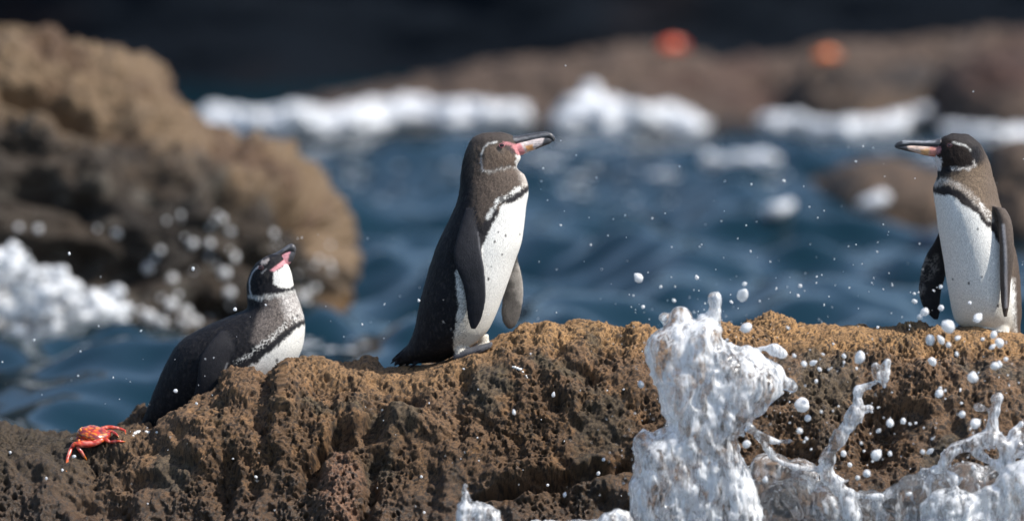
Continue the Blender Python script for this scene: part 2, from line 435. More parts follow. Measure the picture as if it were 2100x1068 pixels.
    # smooth stretch where a penguin stands
    stand = np.maximum(smooth(820, 870, PX) * (1 - smooth(1000, 1050, PX)), smooth(1930, 1960, PX)) * top
    calm = calm * (1 - 0.7 * stand)
    big = fbm(V * 7.0, 3); mid = fbm(V * 24 + 3, 3); bil = 1 - 2 * np.abs(fbm(V * 46 + 11, 2)); 
    lum = worley(V * 88 + 1.5 * np.stack([mid, big, mid], -1)); fine = fbm(V * 210 + 5, 2)
    pit = 1 - smooth(0.10, 0.30, worley(V * 40 + 0.8 * np.stack([mid, mid, big], -1)) + 0.12 * big)
    rough_reg = 0.35 + 0.75 * smooth(-0.3, 0.3, fbm(V * 6 + 31, 2))
    lum2 = worley(V * 165 + 0.7 * np.stack([mid, big, bil], -1)); pit2 = 1 - smooth(0.12, 0.34, worley(V * 95 + 0.6 * np.stack([bil, mid, mid], -1)) + 0.15 * mid)
    D += calm * (44 * big + 19 * mid + 16 * (0.4 - np.abs(fbm(V * 13 + 77, 3)))) + (1 - 0.8 * stand) * rough_reg * (4.5 * (bil - 0.5) + 4.5 * (0.5 - lum) + 6.5 * (0.5 - lum2) + 4.5 * fine - 16.0 * pit - 9.0 * pit2 * rough_reg)
    V2 = V + N * (D / 1000)[:, None]
    put(me, V2)
    # colours of the stone itself
    n1 = fbm(V * 9 + 60, 3); n2 = fbm(V * 30 + 70, 3); n3 = fbm(V * 120 + 80, 2); n4 = fbm(V * 260 + 90, 2)
    col = np.tile(np.array([0.19, 0.122, 0.075]), (len(V), 1))
    col = lay(col, (0.30, 0.18, 0.095), smooth(0.0, 0.35, n2 + 0.3 * n1) * 0.8)
    col = lay(col, (0.125, 0.105, 0.072), smooth(0.0, 0.3, n1 - 0.1) * 0.85)
    dy_crest = PY - np.interp(PX, cp[:, 0], cp[:, 1])
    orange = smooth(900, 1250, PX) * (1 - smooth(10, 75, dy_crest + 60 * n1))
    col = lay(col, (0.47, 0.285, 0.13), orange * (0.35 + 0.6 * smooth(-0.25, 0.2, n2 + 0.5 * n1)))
    col = lay(col, (0.40, 0.25, 0.125), smooth(560, 640, PX) * (1 - smooth(15, 60, dy_crest + 40 * n1)) * 0.45)
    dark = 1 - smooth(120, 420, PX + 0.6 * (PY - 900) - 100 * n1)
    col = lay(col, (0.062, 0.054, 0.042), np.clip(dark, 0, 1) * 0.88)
    wet = smooth(930, 1060, PY + 90 * n1 + 30 * n2)
    col = lay(col, (0.12, 0.072, 0.042), wet * 0.65)
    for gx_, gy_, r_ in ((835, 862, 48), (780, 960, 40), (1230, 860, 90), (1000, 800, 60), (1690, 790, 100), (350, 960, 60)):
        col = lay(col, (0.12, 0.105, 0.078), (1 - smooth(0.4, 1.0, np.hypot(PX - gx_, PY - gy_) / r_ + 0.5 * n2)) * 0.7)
    slick = (1 - smooth(0.5, 1.0, np.hypot((PX - 700) / 52, (PY - 1010) / 105) + 0.4 * n2)) * front
    col = lay(col, (0.34, 0.19, 0.12), slick * 0.8)
    col = lay(col, (0.035, 0.03, 0.027), smooth(0.12, 0.3, n3 + 0.15 * n1) * 0.85)
    col = lay(col, (0.04, 0.037, 0.035), smooth(0.14, 0.3, n4) * 0.8)
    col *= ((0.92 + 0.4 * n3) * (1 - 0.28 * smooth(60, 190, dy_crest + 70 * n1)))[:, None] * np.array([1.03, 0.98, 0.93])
    gloss = np.clip(np.maximum(np.maximum(wet, slick), 0.8 * smooth(1280, 1420, PX) * smooth(25, 80, dy_crest) * smooth(-0.15, 0.15, n1 + n2)), 0, 1) * front
    wa = me.attributes.new('wet', 'FLOAT', 'POINT'); wa.data.foreach_set('value', gloss.astype(np.float32))
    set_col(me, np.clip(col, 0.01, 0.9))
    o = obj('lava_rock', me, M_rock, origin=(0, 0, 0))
    tag(o, 'long rough brown lava rock with pitted face that the penguins rest on', 'rock')
    return o, V2, F
rock, RV, RF = build_rock()
step = 3
_bv = BVHTree.FromPolygons([tuple(v) for v in RV], [tuple(int(i) for i in f) for f in RF[:, ::-1]], all_triangles=False)
def on_rock(px, py, lift=0.0):
    """where the line through a photo pixel meets the foreground rock"""
    p = Vector(at(px, py, 0.0)); o = Vector((0, CAMY, CAMZ)); d = (p - o).normalized()
    h = _bv.ray_cast(o, d)
    return np.array(h[0] - d * lift) if h[0] is not None else np.array(p)

# ================================================================== THE LEFT BOULDER AND OTHER FAR ROCK
def displaced(V, F, amp, sc, col_fn, dents=(), seed=0.0, fine=1.0):
    me = mesh_from(V, F); N = normals(me)
    c = V.mean(0)
    if ((V - c) * N).sum() < 0: N = -N; me.flip_normals()
    PX, PY = proj(V)
    D = amp * (fbm(V * sc + seed, 3) + 0.55 * (0.35 - np.abs(fbm(V * sc * 2.6 + seed + 9, 3)) * 1.6) + 0.3 * fbm(V * sc * 6 + seed + 9, 3)) - fine * 0.25 * amp * (1 - smooth(0.15, 0.4, worley(V * sc * 5 + seed)))
    front = smooth(-0.2, 0.2, -N[:, 1])
    for fx, fy, rx, ry, rot, m in dents:
        a = R(rot); w1 = PX + 14 * fbm(V * sc * 3, 2); u = (w1 - fx) * math.cos(a) + (PY - fy) * math.sin(a); w = -(w1 - fx) * math.sin(a) + (PY - fy) * math.cos(a)
        D += m * np.exp(-((u / rx) ** 2 + (w / ry) ** 2) ** 1.3) * front
    V2 = V + N * D[:, None]
    put(me, V2); set_col(me, np.clip(col_fn(V, PX, PY), 0.008, 0.9))
    return me
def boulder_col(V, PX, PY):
    n1 = fbm(V * 4 + 3, 3); n2 = fbm(V * 14, 3)
    col = np.tile(np.array([0.165, 0.113, 0.068]), (len(V), 1))
    col = lay(col, (0.095, 0.058, 0.035), smooth(0.0, 0.4, n1))
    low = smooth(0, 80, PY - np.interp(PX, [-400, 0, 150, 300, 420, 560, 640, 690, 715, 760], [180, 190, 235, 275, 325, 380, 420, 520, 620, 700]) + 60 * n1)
    col = lay(col, (0.036, 0.027, 0.02), low * 0.96)  # lower face darkened: its shade put into the wet stone's colour
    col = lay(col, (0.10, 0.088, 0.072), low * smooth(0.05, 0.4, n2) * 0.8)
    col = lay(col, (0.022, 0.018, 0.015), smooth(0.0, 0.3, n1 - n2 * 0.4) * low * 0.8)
    col = lay(col, (0.20, 0.11, 0.04), smooth(640, 700, PX) * smooth(560, 640, PY) * 0.7)
    return col
YB = sea_Y(690) + 0.92
bs = []
for yy, xr, w in ((52, 90, 20), (54, 150, 60), (62, 190, 110), (78, 226, 170), (105, 262, 220), (140, 300, 260), (180, 332, 290), (220, 360, 320), (260, 402, 350), (282, 450, 370), (300, 525, 390), (320, 585, 410),
                  (348, 645, 430), (385, 692, 450), (425, 717, 470), (480, 727, 490), (560, 722, 520), (640, 716, 540), (700, 708, 555), (800, 700, 570), (900, 690, 570)):
    bs.append((-420, yy + (22 if yy < 300 else 12), xr - (22 if yy > 300 else 10), yy + (22 if yy < 300 else 12), w * 1.0, 0))
bv, bf = loft(bs, YB, n=260, sub=12, sq=0.8)
DENT_B = [(110, 225, 130, 26, 18, -0.16), (620, 440, 60, 34, 40, -0.22), (660, 480, 20, 60, 0, -0.12), (480, 420, 40, 30, 0, -0.12), (330, 250, 60, 60, 30, 0.06), (250, 560, 60, 40, 0, -0.14), (100, 560, 90, 60, 0, -0.10), (300, 400, 70, 40, 30, -0.06), (560, 560, 60, 20, 30, -0.12), (450, 640, 80, 20, 10, -0.10), (60, 380, 60, 30, 0, -0.09), (180, 420, 50, 26, 20, -0.1)]
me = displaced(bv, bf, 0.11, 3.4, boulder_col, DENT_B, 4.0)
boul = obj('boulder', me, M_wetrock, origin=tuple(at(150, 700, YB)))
tag(boul, 'big tan boulder with wet dark front, shade painted in, rising from the sea behind the lying penguin', 'boulder')

def shore_col(V, PX, PY):
    n1 = fbm(V * 1.3 + 3, 3); n2 = fbm(V * 6, 3)
    col = np.tile(np.array([0.085, 0.058, 0.043]), (len(V), 1))
    col = lay(col, (0.065, 0.034, 0.025), smooth(0.0, 0.35, n1))
    col = lay(col, (0.035, 0.03, 0.028), smooth(0.15, 0.45, n2) * 0.8)
    return col
def dark_col(V, PX, PY):
    n1 = fbm(V * 2 + 8, 3); n2 = fbm(V * 9, 3)
    col = np.tile(np.array([0.07, 0.048, 0.034]), (len(V), 1))
    col = lay(col, (0.022, 0.02, 0.02), smooth(-0.1, 0.3, n1))
    return lay(col, (0.17, 0.11, 0.07), smooth(0.1, 0.4, n2) * 0.7)
# brown shore ledge
LED = np.array([(500, 245), (600, 222), (700, 190), (800, 168), (900, 152), (1000, 136), (1100, 122), (1200, 112), (1300, 106), (1450, 106), (1600, 110), (1700, 100), (1800, 90), (1900, 82), (2000, 74), (2100, 68), (2500, 50), (3600, 20)], float)
lx = np.concatenate([np.linspace(500, 2300, 260), np.linspace(2320, 3600, 40)]); ly = np.interp(lx, LED[:, 0], LED[:, 1])
YL = sea_Y(245) + 1.3
lc = at(lx, ly, YL)
sec = catmull(np.array([(3.0, -1.2), (1.2, -0.55), (0.5, -0.16), (0.1, -0.005), (-0.12, -0.04), (-0.4, -0.18), (-0.75, -0.3), (-1.3, -0.5), (-1.8, -0.9)]), 14)
LV = np.stack([np.broadcast_to(lc[:, 0], (len(sec), len(lx))), sec[:, 0][:, None] + np.broadcast_to(lc[:, 1], (len(sec), len(lx))), sec[:, 1][:, None] + lc[:, 2][None]], -1).reshape(-1, 3)
LF = grid_faces(len(sec), len(lx))[:, ::-1]
me = displaced(LV, LF, 0.09, 1.6, shore_col, [(1700, 180, 90, 26, 0, -0.2), (1830, 170, 60, 26, 0, -0.2), (1560, 170, 40, 20, 0, -0.12)], 2.0)
led = obj('shore', me, M_shore); led['kind'] = 'structure'
# cliff behind it all, its shade put into the dark colour
cx = np.linspace(-34, 34, 240)
base_Y = 19.6 + 0.9 * smooth(-3, 4, cx) + 0.5 * np.sin(cx * 0.31)
cs = catmull(np.array([(-0.1, -1.0), (0.0, 0.2), (-0.1, 0.9), (0.05, 1.5), (0.3, 2.0), (1.4, 2.3), (6, 2.4), (16, 2.3)]), 12)
CV = np.stack([np.broadcast_to(cx, (len(cs), len(cx))), cs[:, 0][:, None] + base_Y[None], np.broadcast_to(cs[:, 1][:, None], (len(cs), len(cx)))], -1).reshape(-1, 3)
def cliff_col(V, PX, PY):
    n = fbm(V * 0.9, 3); return lay(np.tile(np.array([0.009, 0.0125, 0.018]), (len(V), 1)), (0.019, 0.016, 0.018), smooth(0.15, 0.5, n))
me = displaced(CV, grid_faces(len(cs), len(cx)), 0.22, 0.7, cliff_col, (), 6.0)
cl = obj('cliff', me, M_cliff); cl['kind'] = 'structure'
# smaller far rocks
def far_rock(st, Y, label, colfn, amp=0.05, seed=0.0):
    V, F = loft(st, Y, n=90, sub=10, sq=0.85)
    me = displaced(V, F, amp, 4.0, colfn, (), seed)
    o = obj('shore_rock', me, M_shore, origin=tuple(V[:, :].mean(0)))
    return tag(o, label, 'rock')
far_rock([(1700, 128, 1760, 128, 40), (1660, 140, 1850, 138, 160), (1630, 170, 1920, 160, 260), (1610, 205, 1960, 200, 330), (1600, 250, 1990, 250, 360), (1590, 300, 2000, 300, 360)], sea_Y(245) + 0.5, 'dark low rock in front of the brown shore ledge beside an orange crab', dark_col, 0.07, 3)
far_rock([(2010, 118, 2080, 112, 60), (1960, 135, 2160, 125, 180), (1930, 170, 2240, 160, 280), (1915, 215, 2280, 205, 340), (1900, 260, 2300, 260, 360), (1890, 310, 2300, 310, 360)], sea_Y(262) + 0.5, 'reddish brown shore rock behind the head of the penguin facing left', shore_col, 0.06, 5)
far_rock([(1780, 336, 1850, 332, 40), (1720, 350, 1910, 344, 140), (1670, 372, 1970, 362, 210), (1645, 400, 2000, 396, 260), (1635, 440, 2010, 440, 270), (1625, 500, 2020, 500, 270)], sea_Y(425) + 0.35, 'low wet brown rock awash behind the bill of the penguin facing left', dark_col, 0.04, 7)
far_rock([(2060, 300, 2130, 296, 60), (2030, 320, 2200, 316, 160), (2005, 370, 2260, 360, 240), (1985, 420, 2280, 420, 300), (1970, 490, 2300, 490, 330), (1960, 560, 2300, 560, 330)], sea_Y(500) + 0.4, 'dark rock standing in water behind the back of the penguin facing left', dark_col, 0.05, 9)

# ================================================================== FOAM AND SURF
def blob_mesh(blobs, voxel, smooth_it=3, amp=0.0, sc=20.0, seed=0.0, extra=()):
    """blobs: (px, py, rx, rz, ry [px = mm at ten metres], Y) merged into one skin"""
    V, F, off = [], [], 0
    iv, f_ = ICO2
    f_ = [tuple(q) for q in f_]
    for px, py, rx, rz, ry, Y in blobs:
        k = (Y - CAMY) / 10000.0
        V.append(at(px, py, Y) + iv * np.array([rx * k, ry * k, rz * k])); F += [(a + off, b + off, c + off) for a, b, c in f_]; off += len(iv)
    for v_, f2 in extra:
        V.append(v_); F += [tuple(i + off for i in q) for q in f2]; off += len(v_)
    me = remesh(np.concatenate(V), F, voxel, smooth_it)
    if amp:
        v = coords(me); n = normals(me)
        put(me, v + n * (amp * (fbm(v * sc + seed, 3) + 0.4 * (0.5 - worley(v * sc * 2.2 + seed))))[:, None])
    return me
def foam(blobs, label, voxel=0.012, amp=0.02, sc=9, mat=None, name='surf_foam', seed=0.0):
    me = blob_mesh(blobs, voxel, 10, amp, sc, seed)
    o = obj(name, me, mat or M_foam, origin=tuple(coords(me).mean(0)))
    o['label'] = label; o['category'] = 'foam'; o['kind'] = 'stuff'
    return o
def surf_line(pts, n, rmin, rmax, jy=6, seed=1):
    r = np.random.default_rng(seed); pts = np.array(pts, float); L = np.concatenate([[0], np.cumsum(np.linalg.norm(np.diff(pts[:, :2], axis=0), axis=1))])
    out = []
    for s in r.uniform(0, L[-1], n):
        x = np.interp(s, L, pts[:, 0]); y = np.interp(s, L, pts[:, 1]); h = np.interp(s, L, pts[:, 2])
        rr = r.uniform(rmin, rmax)
        yy = y - r.uniform(0, 1) * h
        rr *= r.choice([0.45, 0.7, 1.0], p=[0.4, 0.35, 0.25])
        out.append((x + r.normal(0, 9), yy, rr * 2.0, rr, rr * 1.6, sea_Y(y + 2) + r.uniform(-0.2, 0.2) - (0.2 if y > 600 else 0)))
    return out
foam(surf_line([(405, 262, 28), (520, 272, 40), (640, 278, 52), (760, 262, 54), (840, 240, 40), (930, 250, 32), (1075, 250, 30)], 420, 9, 18, seed=2), 'white breaking surf line along the foot of the dark cliff', amp=0.03)
foam(surf_line([(1150, 262, 40), (1200, 262, 60), (1240, 262, 50), (1300, 268, 40), (1390, 265, 44), (1430, 268, 20)], 190, 9, 20, seed=3) + [(1212, 190, 24, 22, 20, sea_Y(262))], 'white burst of surf thrown up before the brown ledge', amp=0.03)
foam(surf_line([(1575, 262, 22), (1680, 276, 30), (1760, 282, 28), (1840, 268, 30), (1885, 240, 24)], 190, 8, 16, seed=4), 'white surf tongue climbing the ledge below the dark low rock', amp=0.03)
foam(surf_line([(1950, 268, 10), (2040, 292, 24), (2110, 290, 20)], 80, 8, 15, seed=5), 'white surf behind the crown of the penguin facing left', amp=0.03)
foam(surf_line([(1440, 338, 22), (1530, 345, 30), (1620, 340, 22)], 40, 7, 13, seed=6), 'white foam patch on the sea between surf and rocks', amp=0.02)
foam([(1595, 428, 26, 16, 30, sea_Y(446) - .35), (1618, 420, 16, 13, 20, sea_Y(444) - .35), (1578, 434, 14, 10, 14, sea_Y(446) - .35)], 'small white foam clump left of the low wet rock', amp=0.015)
foam([(1790, 415, 26, 12, 24, sea_Y(428) - .3), (1808, 404, 18, 14, 20, sea_Y(428) - .3), (1768, 420, 14, 8, 16, sea_Y(428) - .3)], 'small white foam clump washing over the low wet rock', amp=0.015)
foam(surf_line([(-30, 668, 140), (40, 690, 190), (110, 690, 130), (180, 690, 70), (235, 684, 90), (250, 690, 60)], 330, 5, 15, seed=8), 'white wave breaking against the foot of the big tan boulder', voxel=0.008, amp=0.03, sc=16, mat=M_wave)
# thin floating foam flecks on the dark water
r = np.random.default_rng(21); fl = []
for k in range(240):
    py = r.choice([r.uniform(285, 380), r.uniform(290, 420), r.uniform(690, 740)], p=[0.5, 0.25, 0.25])
    px = r.uniform(700, 1950) if py < 600 else r.uniform(150, 800)
    rr = r.uniform(2, 8)
    fl.append((px, py, rr * 2.6, rr * 0.35, rr * 3.2, float(sea_Y(py))))
flecks = foam(fl, 'thin white foam flecks drifting on the dark sea', voxel=0.009, amp=0.004, sc=20, name='foam_flecks')
# white beads standing in for sun glints low on the wet boulder
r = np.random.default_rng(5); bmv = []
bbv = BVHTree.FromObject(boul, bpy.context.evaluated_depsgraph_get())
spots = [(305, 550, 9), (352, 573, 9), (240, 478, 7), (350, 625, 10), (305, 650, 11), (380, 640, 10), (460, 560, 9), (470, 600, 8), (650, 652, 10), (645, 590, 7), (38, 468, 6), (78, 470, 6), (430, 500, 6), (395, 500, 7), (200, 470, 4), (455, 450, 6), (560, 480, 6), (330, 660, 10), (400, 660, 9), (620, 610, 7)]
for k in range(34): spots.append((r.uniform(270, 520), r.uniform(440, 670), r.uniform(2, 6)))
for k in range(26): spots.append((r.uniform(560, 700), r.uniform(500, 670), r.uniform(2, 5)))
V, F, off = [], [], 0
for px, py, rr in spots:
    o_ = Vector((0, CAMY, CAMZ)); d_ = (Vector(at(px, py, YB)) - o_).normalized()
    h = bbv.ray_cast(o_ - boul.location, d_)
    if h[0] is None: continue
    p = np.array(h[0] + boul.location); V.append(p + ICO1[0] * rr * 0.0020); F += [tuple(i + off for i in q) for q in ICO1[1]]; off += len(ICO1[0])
V = np.concatenate(V)
sp = obj('glint_beads', mesh_from(V, F), M_drop, origin=tuple(V.mean(0))); sp['kind'] = 'stuff'; sp['label'] = 'white beads in place of sun glints low on the wet boulder'; sp['category'] = 'foam'

# ================================================================== PENGUINS
DARK = (0.014, 0.014, 0.017); BROWN = (0.125, 0.095, 0.075); WHITE = (0.78, 0.77, 0.73); CREAM = (0.66, 0.62, 0.53)
def paint_base(P_, X, Y, dark=DARK):
    n = fbm(P_ * 60, 2); f = fbm(P_ * 300, 2)
    f = f + 0.8 * noise(P_ * np.array([520, 520, 300]))
    col = np.tile(np.array(dark), (len(P_), 1)) * (1 + 0.4 * f + 0.3 * n)[:, None]
    wx = X + 5 * fbm(P_ * 90 + 7, 3) + 2.5 * fbm(P_ * 330 + 3, 2); wy = Y + 5 * fbm(P_ * 90 + 27, 3) + 2.5 * fbm(P_ * 330 + 13, 2)
    mot = fbm(P_ * np.array([190, 190, 90]) + 21, 2)
    col = lay(col, (0.042, 0.038, 0.036), smooth(0.12, 0.42, mot + 0.25 * n) * 0.6)
    return col, wx + 1.8 * noise(P_ * 480 + 4), wy + 1.8 * noise(P_ * 480 + 8), n, f
def penguin(label, Y0, body, flips, feet, paint, bill_up, bill_lo, eye, base_px, flip_paint, lid=None, spikes=(), legs=()):
    src = [loft(body, Y0, 72, 10)] + [loft(f, Y0, 36, 8) for f in flips] + [loft(f, Y0, 20, 6) for f in feet]
    for (x0, y0, x1, y1, w, z) in spikes:      # stiff tail feathers
        nx_, ny_ = -(y1 - y0), x1 - x0; q = math.hypot(nx_, ny_); nx_, ny_ = nx_ / q, ny_ / q
        src.append(loft([(x0 + nx_ * w * a + (x1 - x0) * t, y0 + ny_ * w * a + (y1 - y0) * t, x0 - nx_ * w * a + (x1 - x0) * t, y0 - ny_ * w * a + (y1 - y0) * t, 2.6, z) for t, a in ((0, 1), (0.4, 1), (0.75, 0.75), (1, 0.15))], Y0, 16, 6))
    kd_n = sum(len(s[0]) for s in src); kd = KDTree(kd_n); k = 0; lab = []
    for i, (v, f) in enumerate(src):
        kind = 0 if i == 0 else (1 if i <= len(flips) else (2 if i <= len(flips) + len(feet) and (i - 1 - len(flips)) not in legs else 0))
        for p in v: kd.insert(p, k); lab.append(kind + (10 * i)); k += 1
    kd.balance()
    V, F = join(src)
    me = remesh(V, F, 0.0022, 3, 0.5)
    P_ = coords(me); N = normals(me)
    which = np.array([lab[kd.find(p)[1]] for p in P_.tolist()]); kind = which % 10
    # project back along the depth axis to the photo-pixel frame of this bird
    Q = P_.copy(); Q[:, 1] = Y0; X, Yp = proj(Q)
    col, wx, wy, n, f = paint_base(P_, X, Yp)
    cb = paint(col.copy(), X, Yp, wx, wy, n, f, P_, N)
    cf = flip_paint(col.copy(), X, Yp, wx, wy, n, f, P_, N)
    ft = np.tile(np.array((0.11, 0.11, 0.12)), (len(P_), 1)) * (1 + 0.6 * n)[:, None]
    c = np.where((kind == 0)[:, None], cb, np.where((kind == 1)[:, None], cf, ft))
    # short feather relief
    pale = smooth(0.3, 0.6, c[:, 0])
    D = (1 - 0.75 * pale) * (0.7 * fbm(P_ * np.array([240, 240, 110]), 2) + 1.0 * fbm(P_ * np.array([80, 80, 45]) + 9, 2))
    put(me, P_ + N * (D * np.where(kind == 0, 1.0, 0.35) / 1000)[:, None])
    set_col(me, np.clip(c, 0.004, 0.9))
    root = empty('penguin', at(base_px[0], base_px[1], Y0))
    tag(root, label, 'penguin')
    obj('body', me, M_plume, root)
    for nm, st, fn in (('upper_bill', bill_up, 'u'), ('lower_bill', bill_lo, 'l')):
        v, f_ = loft(st[0], Y0, 28, 8)
        m2 = mesh_from(v, f_)
        Q = v.copy(); Q[:, 1] = Y0; bx, by = proj(Q)
        w = 1.5 * fbm(v * 160, 2); cc = np.tile(np.array(st[1][0][0]), (len(v), 1))
        for c_, pl in st[1][1:]:
            cc = lay(cc, c_, 1 - smooth(-1.5, 1.5, poly_sd(bx + w, by + w, pl)))
        cc = cc * (1 + 0.4 * fbm(v * np.array([120, 400, 400]), 2))[:, None]
        N2 = normals(m2); put(m2, v + N2 * (0.5 * fbm(v * np.array([90, 200, 260]), 2) / 1000)[:, None])
        set_col(m2, np.clip(cc, 0.004, 0.9)); obj(nm, m2, M_bill, root)
    ex, ey, er, ew = eye
    for sgn in (-1, 1):
        p = at(ex, ey, Y0) + np.array([0, sgn * ew / 1000, 0])
        e = obj('eye', mesh_from(p + ICO3[0] * np.array([er, er * 0.55, er * 0.8]) / 1000, ICO3[1]), M_eye, root, origin=tuple(p))
        a = np.linspace(0, 2 * math.pi, 28, endpoint=False); b = np.linspace(0, 2 * math.pi, 8, endpoint=False)
        A, B = np.meshgrid(a, b, indexing='ij')
        rr = er * 1.02 + 0.8 * np.cos(B)
        T = np.stack([rr * np.cos(A) * 1.05, -sgn * 0.0 + 1.2 * np.sin(B) + sgn * er * 0.18, rr * np.sin(A) * 0.8], -1).reshape(-1, 3) / 1000 + p
        fa = [(i * 8 + j, ((i + 1) % 28) * 8 + j, ((i + 1) % 28) * 8 + (j + 1) % 8, i * 8 + (j + 1) % 8) for i in range(28) for j in range(8)]
        obj('eyelid', mesh_from(T, fa), lid or M_lid, e)
    return root
def inside(wx, wy, poly, soft=2.0): return 1 - smooth(-soft, soft, poly_sd(wx, wy, poly))
def stroke(wx, wy, pts, w, soft=2.0): return 1 - smooth(w - soft, w + soft, line_d(wx, wy, pts))

TAILC = [(838, 716, 800, 746, 4, -14), (842, 722, 806, 752, 4, -6), (848, 726, 815, 754, 4, 4), (856, 730, 826, 754, 4, 12), (866, 734, 838, 755, 4, -18), (836, 712, 802, 740, 4, 16)]
TAILL = [(310, 850, 284, 878, 4, -8), (316, 856, 291, 884, 4, -2), (324, 860, 300, 887, 4, 6), (332, 864, 310, 888, 4, -10), (340, 868, 321, 888, 4, 4)]
# ---- the standing penguin that faces right
YC = 0.03
bodyC = [(988, 273, 1030, 271, 10), (968, 284, 1052, 279, 28), (957, 303, 1062, 299, 37), (950, 325, 1068, 322, 39), (946, 346, 1060, 344, 40), (944, 368, 1076, 360, 46), (942, 392, 1084, 390, 57),
         (933, 424, 1079, 424, 67), (914, 465, 1075, 461, 75), (897, 500, 1069, 499, 81), (883, 540, 1056, 537, 84), (873, 575, 1044, 573, 85), (863, 610, 1031, 609, 83), (856, 645, 1017, 645, 78),
         (848, 680, 1000, 678, 68), (836, 706, 976, 702, 54), (822, 724, 950, 718, 40), (812, 738, 925, 732, 22), (806, 747, 905, 742, 8)]
flC = [[(955, 428, 985, 424, 6, -52), (944, 462, 980, 458, 8, -66), (934, 498, 983, 494, 8, -80), (930, 525, 988, 522, 7, -88), (935, 548, 993, 547, 7, -92), (947, 578, 996, 579, 6, -94), (954, 606, 997, 606, 6, -94), (957, 634, 993, 633, 5, -92), (960, 656, 986, 657, 4, -89), (965, 674, 976, 675, 2, -88)],
       [(1030, 505, 1062, 505, 6, 62), (1036, 535, 1062, 532, 7, 72), (1036, 562, 1068, 556, 7, 78), (1034, 590, 1073, 584, 6, 80), (1030, 615, 1073, 612, 6, 82), (1028, 640, 1068, 642, 5, 82), (1031, 660, 1060, 664, 4, 82), (1040, 673, 1050, 675, 2, 82)]]
ftC = [[(922, 708, 954, 702, 18, -30), (927, 720, 953, 716, 14, -32), (931, 731, 950, 729, 9, -34)],
       [(930, 724, 930, 740, 12, -34), (958, 714, 958, 734, 18, -38), (984, 707, 984, 722, 19, -42), (1010, 700, 1010, 708, 13, -44)],
       [(960, 722, 960, 734, 5, -50), (990, 714, 990, 722, 6, -54), (1008, 708, 1008, 713, 3, -56)],
       [(978, 690, 1002, 684, 10, 34), (980, 704, 1003, 698, 9, 34), (978, 714, 1004, 710, 8, 34)],
       [(975, 706, 975, 722, 14, 34), (1000, 702, 1000, 712, 16, 34), (1022, 698, 1022, 704, 9, 34)]]
belC = [(1110, 392), (1082, 393), (1066, 404), (1048, 412), (1030, 415), (1023, 430), (1015, 447), (1002, 470), (988, 505), (960, 530), (934, 553), (938, 585), (941, 620), (936, 660), (930, 690), (934, 730), (1110, 760)]
def paintC(col, X, Y, wx, wy, n, f, P_, N):
    col = lay(col, BROWN, smooth(955, 985, wx + 0.5 * (400 - wy) * 0.2) * (1 - smooth(425, 470, wy)) * (0.75 + 0.5 * f))  # neck browner on the side facing the sun, light painted into the plumage
    col = lay(col, (0.055, 0.048, 0.045), (1 - smooth(290, 305, wy)) * 0.7)  # sunlit brown of the crown, painted in
    col = lay(col, (0.17, 0.125, 0.095), inside(wx, wy, [(990, 305), (1020, 292), (1058, 312), (1058, 338), (1030, 338), (993, 345)], 6) * 0.8)
    col = lay(col, (0.03, 0.028, 0.03), inside(wx, wy, [(1030, 412), (1016, 400), (1040, 398), (1095, 378), (1095, 396), (1066, 404), (1048, 412)], 2))
    col = lay(col, (0.03, 0.028, 0.03), inside(wx, wy, [(1012, 418), (1024, 428), (1008, 470), (994, 500), (980, 500), (988, 460)], 3))
    col = lay(col, WHITE, inside(wx, wy, belC, 2.2))
    col = lay(col, CREAM, inside(wx, wy, belC, 2.2) * smooth(560, 720, Y) * 0.8)
    fl = smooth(-0.1, 0.15, n + f * 0.8)
    col = lay(col, WHITE, stroke(wx, wy, [(1084, 372), (1066, 383), (1050, 393), (1033, 403), (1018, 408), (1014, 420), (1000, 441)], 4.4, 3.2) * (0.15 + 0.8 * fl))
    col = lay(col, (0.62, 0.56, 0.5), inside(wx, wy, [(1062, 350), (1092, 350), (1092, 380), (1072, 380)], 6) * (0.5 + 0.5 * fl))
    col = lay(col, WHITE, stroke(wx, wy, [(989, 347), (1007, 350), (1028, 345), (1045, 340), (1062, 345)], 2.6, 3.4) * (0.15 + 0.5 * fl))
    col = lay(col, WHITE, stroke(X + 0.3 * (wx - X), Y + .3 * (wy - Y), [(1018, 289), (1002, 292.5), (992, 301), (987, 314)], 1.9, 1.8) * (0.4 + 0.4 * fl))
    col = lay(col, (0.4, 0.4, 0.42), stroke(wx, wy, [(987, 314), (986, 331), (990, 346)], 1.6, 1.5) * 0.6)
    col = lay(col, WHITE, inside(wx, wy, [(1057, 318), (1080, 318), (1078, 332), (1062, 345), (1057, 335)], 2))
    pk = inside(X + .3 * (wx - X), Y + .3 * (wy - Y), [(1031, 288.5), (1046, 291), (1062, 297), (1078, 310), (1076, 321), (1061, 316), (1050, 305), (1046, 298), (1034, 294)], 2)
    col = lay(col, (0.55, 0.23, 0.24), pk * (0.7 + 0.3 * fl))
    col = lay(col, (0.07, 0.055, 0.055), inside(wx, wy, [(1036, 297), (1049, 299), (1060, 313), (1050, 314), (1040, 305)], 2) * 0.85)
    col = lay(col, (0.16, 0.13, 0.11), inside(wx, wy, [(1018, 299), (1036, 300), (1034, 312), (1022, 310)], 3) * 0.6)
    # scattered dark belly spots
    for sx, sy, sr in ((1037, 478, 3), (1066, 478, 2), (1002, 565, 3.5), (1015, 489, 3), (1030, 516, 2.5), (1008, 540, 2), (1022, 470, 2)):
        col = lay(col, DARK, (1 - smooth(sr - 1.2, sr + 1.2, np.hypot((X - sx) * 1.6, Y - sy))) * 0.9)
    fk = stroke(wx, wy, [(940, 560), (944, 620), (938, 690), (940, 725)], 20) * smooth(0.05, 0.25, f + 0.6 * n)
    col = lay(col, DARK, fk * 0.45)
    return col
